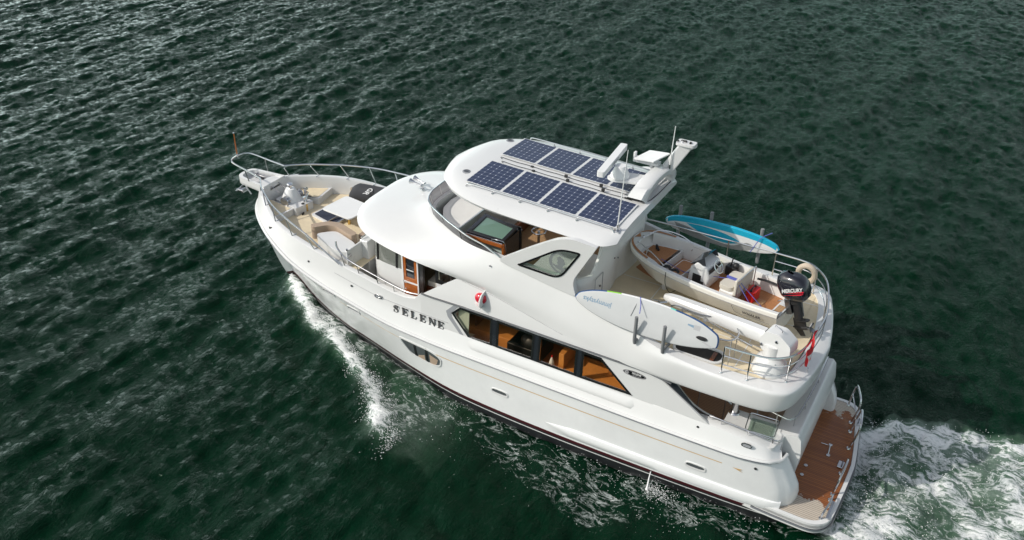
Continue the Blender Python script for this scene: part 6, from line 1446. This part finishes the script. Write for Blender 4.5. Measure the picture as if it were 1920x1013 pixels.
t.links.new(colA.outputs[2], b.inputs["Base Color"]); b.inputs["Roughness"].default_value = .055; b.inputs["IOR"].default_value = 1.333; b.inputs["Specular IOR Level"].default_value = .095; mp = N(t, "ShaderNodeMapping"); mp.inputs["Scale"].default_value = (1, .38, 1); mp.inputs["Rotation"].default_value = (0, 0, R(10)); t.links.new(geo.outputs["Object"], mp.inputs[0]); mp2 = N(t, "ShaderNodeMapping"); mp2.inputs["Scale"].default_value = (1, .5, 1); mp2.inputs["Rotation"].default_value = (0, 0, R(-28)); t.links.new(geo.outputs["Object"], mp2.inputs[0]); n1 = noise(4.6, 6, .66, mp2.outputs[0], .4); n2 = noise(7.0, 4, .6, mp.outputs[0]); n4 = noise(1.3, 2, .5, mp.outputs[0])
def ridge(n): return math_('SUBTRACT', 1.0, math_('ABSOLUTE', math_('SUBTRACT', math_('MULTIPLY', n.outputs[0], 2.0), 1.0)))
r1 = noise(2.3, 6, .70, mp.outputs[0], .5); r2 = noise(5.2, 5, .68, mp2.outputs[0], .35); r3 = noise(2.0, 3, .5, mp.outputs[0]); gst = noise(.22, 3, .5, mp.outputs[0])
hh = math_('ADD', math_('MULTIPLY', ridge(r1), .080), math_('MULTIPLY', ridge(r2), .052)); hh = math_('ADD', hh, math_('MULTIPLY', n2.outputs[0], .035)); hh = math_('MULTIPLY', hh, mrange(gst.outputs[0], .3, .7, .55, 1.05))
bu = N(t, "ShaderNodeBump"); bu.inputs["Strength"].default_value = 1.0; bu.inputs["Filter Width"].default_value = .05; bu.inputs["Distance"].default_value = 1.0; t.links.new(hh, bu.inputs["Height"]); t.links.new(bu.outputs[0], b.inputs["Normal"])
fo = N(t, "ShaderNodeBsdfPrincipled"); fo.inputs["Roughness"].default_value = .8; fc = N(t, "ShaderNodeMix", data_type='RGBA'); fc.inputs[6].default_value = (.42, .47, .45, 1); fc.inputs[7].default_value = (.80, .81, .80, 1); t.links.new(mrange(ft, 1.2, 1.5, 0, 1), fc.inputs[0]); t.links.new(fc.outputs[2], fo.inputs["Base Color"])
bf = N(t, "ShaderNodeBump"); bf.inputs["Strength"].default_value = .8; bf.inputs["Distance"].default_value = .06; t.links.new(fv, bf.inputs["Height"]); t.links.new(bf.outputs[0], fo.inputs["Normal"])
mxs = N(t, "ShaderNodeMixShader"); t.links.new(fmask, mxs.inputs[0]); t.links.new(b.outputs[0], mxs.inputs[1]); t.links.new(fo.outputs[0], mxs.inputs[2]); t.links.new(mxs.outputs[0], out.inputs[0])
me.materials.append(m); sea = bpy.data.objects.new("sea", me); COL.objects.link(sea); sea['kind'] = 'structure'

# spray: countless droplets and clots thrown up by bow wave, outlet and wake
g = G(); rng = np.random.RandomState(5)
octa = [(1, 0, 0), (-1, 0, 0), (0, 1, 0), (0, -1, 0), (0, 0, 1), (0, 0, -1)]; of = [(0, 2, 4), (2, 1, 4), (1, 3, 4), (3, 0, 4), (2, 0, 5), (1, 2, 5), (3, 1, 5), (0, 3, 5)]
def drop(x, y, z, r):
    s_ = rng.uniform(.5, 1.6, 3) * r; g.add([(x + a * s_[0], y + b_ * s_[1], z + c_ * s_[2]) for a, b_, c_ in octa], of)
for _ in range(9000):
    x = rng.uniform(9.6, 17.5); yc = np.interp(x, CX, CY); w_ = np.interp(x, [9.6, 10.6, 12, 17.5], [.35, .5, .25, .15])
    y = yc + rng.normal() * w_ * .75; hmax = .30 * math.exp(-((y - yc) / (w_ * 1.3)) ** 2) + .04
    drop(x, y, .05 + rng.rand() ** 2 * hmax, rng.uniform(.004, .015))
for _ in range(1100):
    x = rng.uniform(0, 11); y = np.interp(x, [r[0] for r in WL], [r[1] for r in WL]) + abs(rng.normal()) * .9 + .05; drop(x, y, .03 + rng.rand() * .04, rng.uniform(.004, .011))
for _ in range(3000):
    x = -1.3 - rng.exponential(1.8); y = rng.uniform(-1, 1) * np.interp(-x, [1, 4, 10], [2.5, 3.8, 5]); drop(x, y, .05 + rng.rand() ** 2 * .25, rng.uniform(.005, .015))
for _ in range(500):
    drop(3.12 - abs(rng.normal()) * .4, 3.0 + rng.normal() * .16, .03 + rng.rand() * .12, rng.uniform(.005, .012))
sp = build("spray", g, "flag_white", None, smooth=False); sp['kind'] = 'stuff'
g = G(); g.tube([(3.2, 2.62, .3), (3.17, 2.78, .24), (3.14, 2.92, .12), (3.12, 3.02, .02)], [.012, .016, .022, .035], 8, smooth=3); wj = build("water_jet", g, "flag_white"); wj['kind'] = 'stuff'
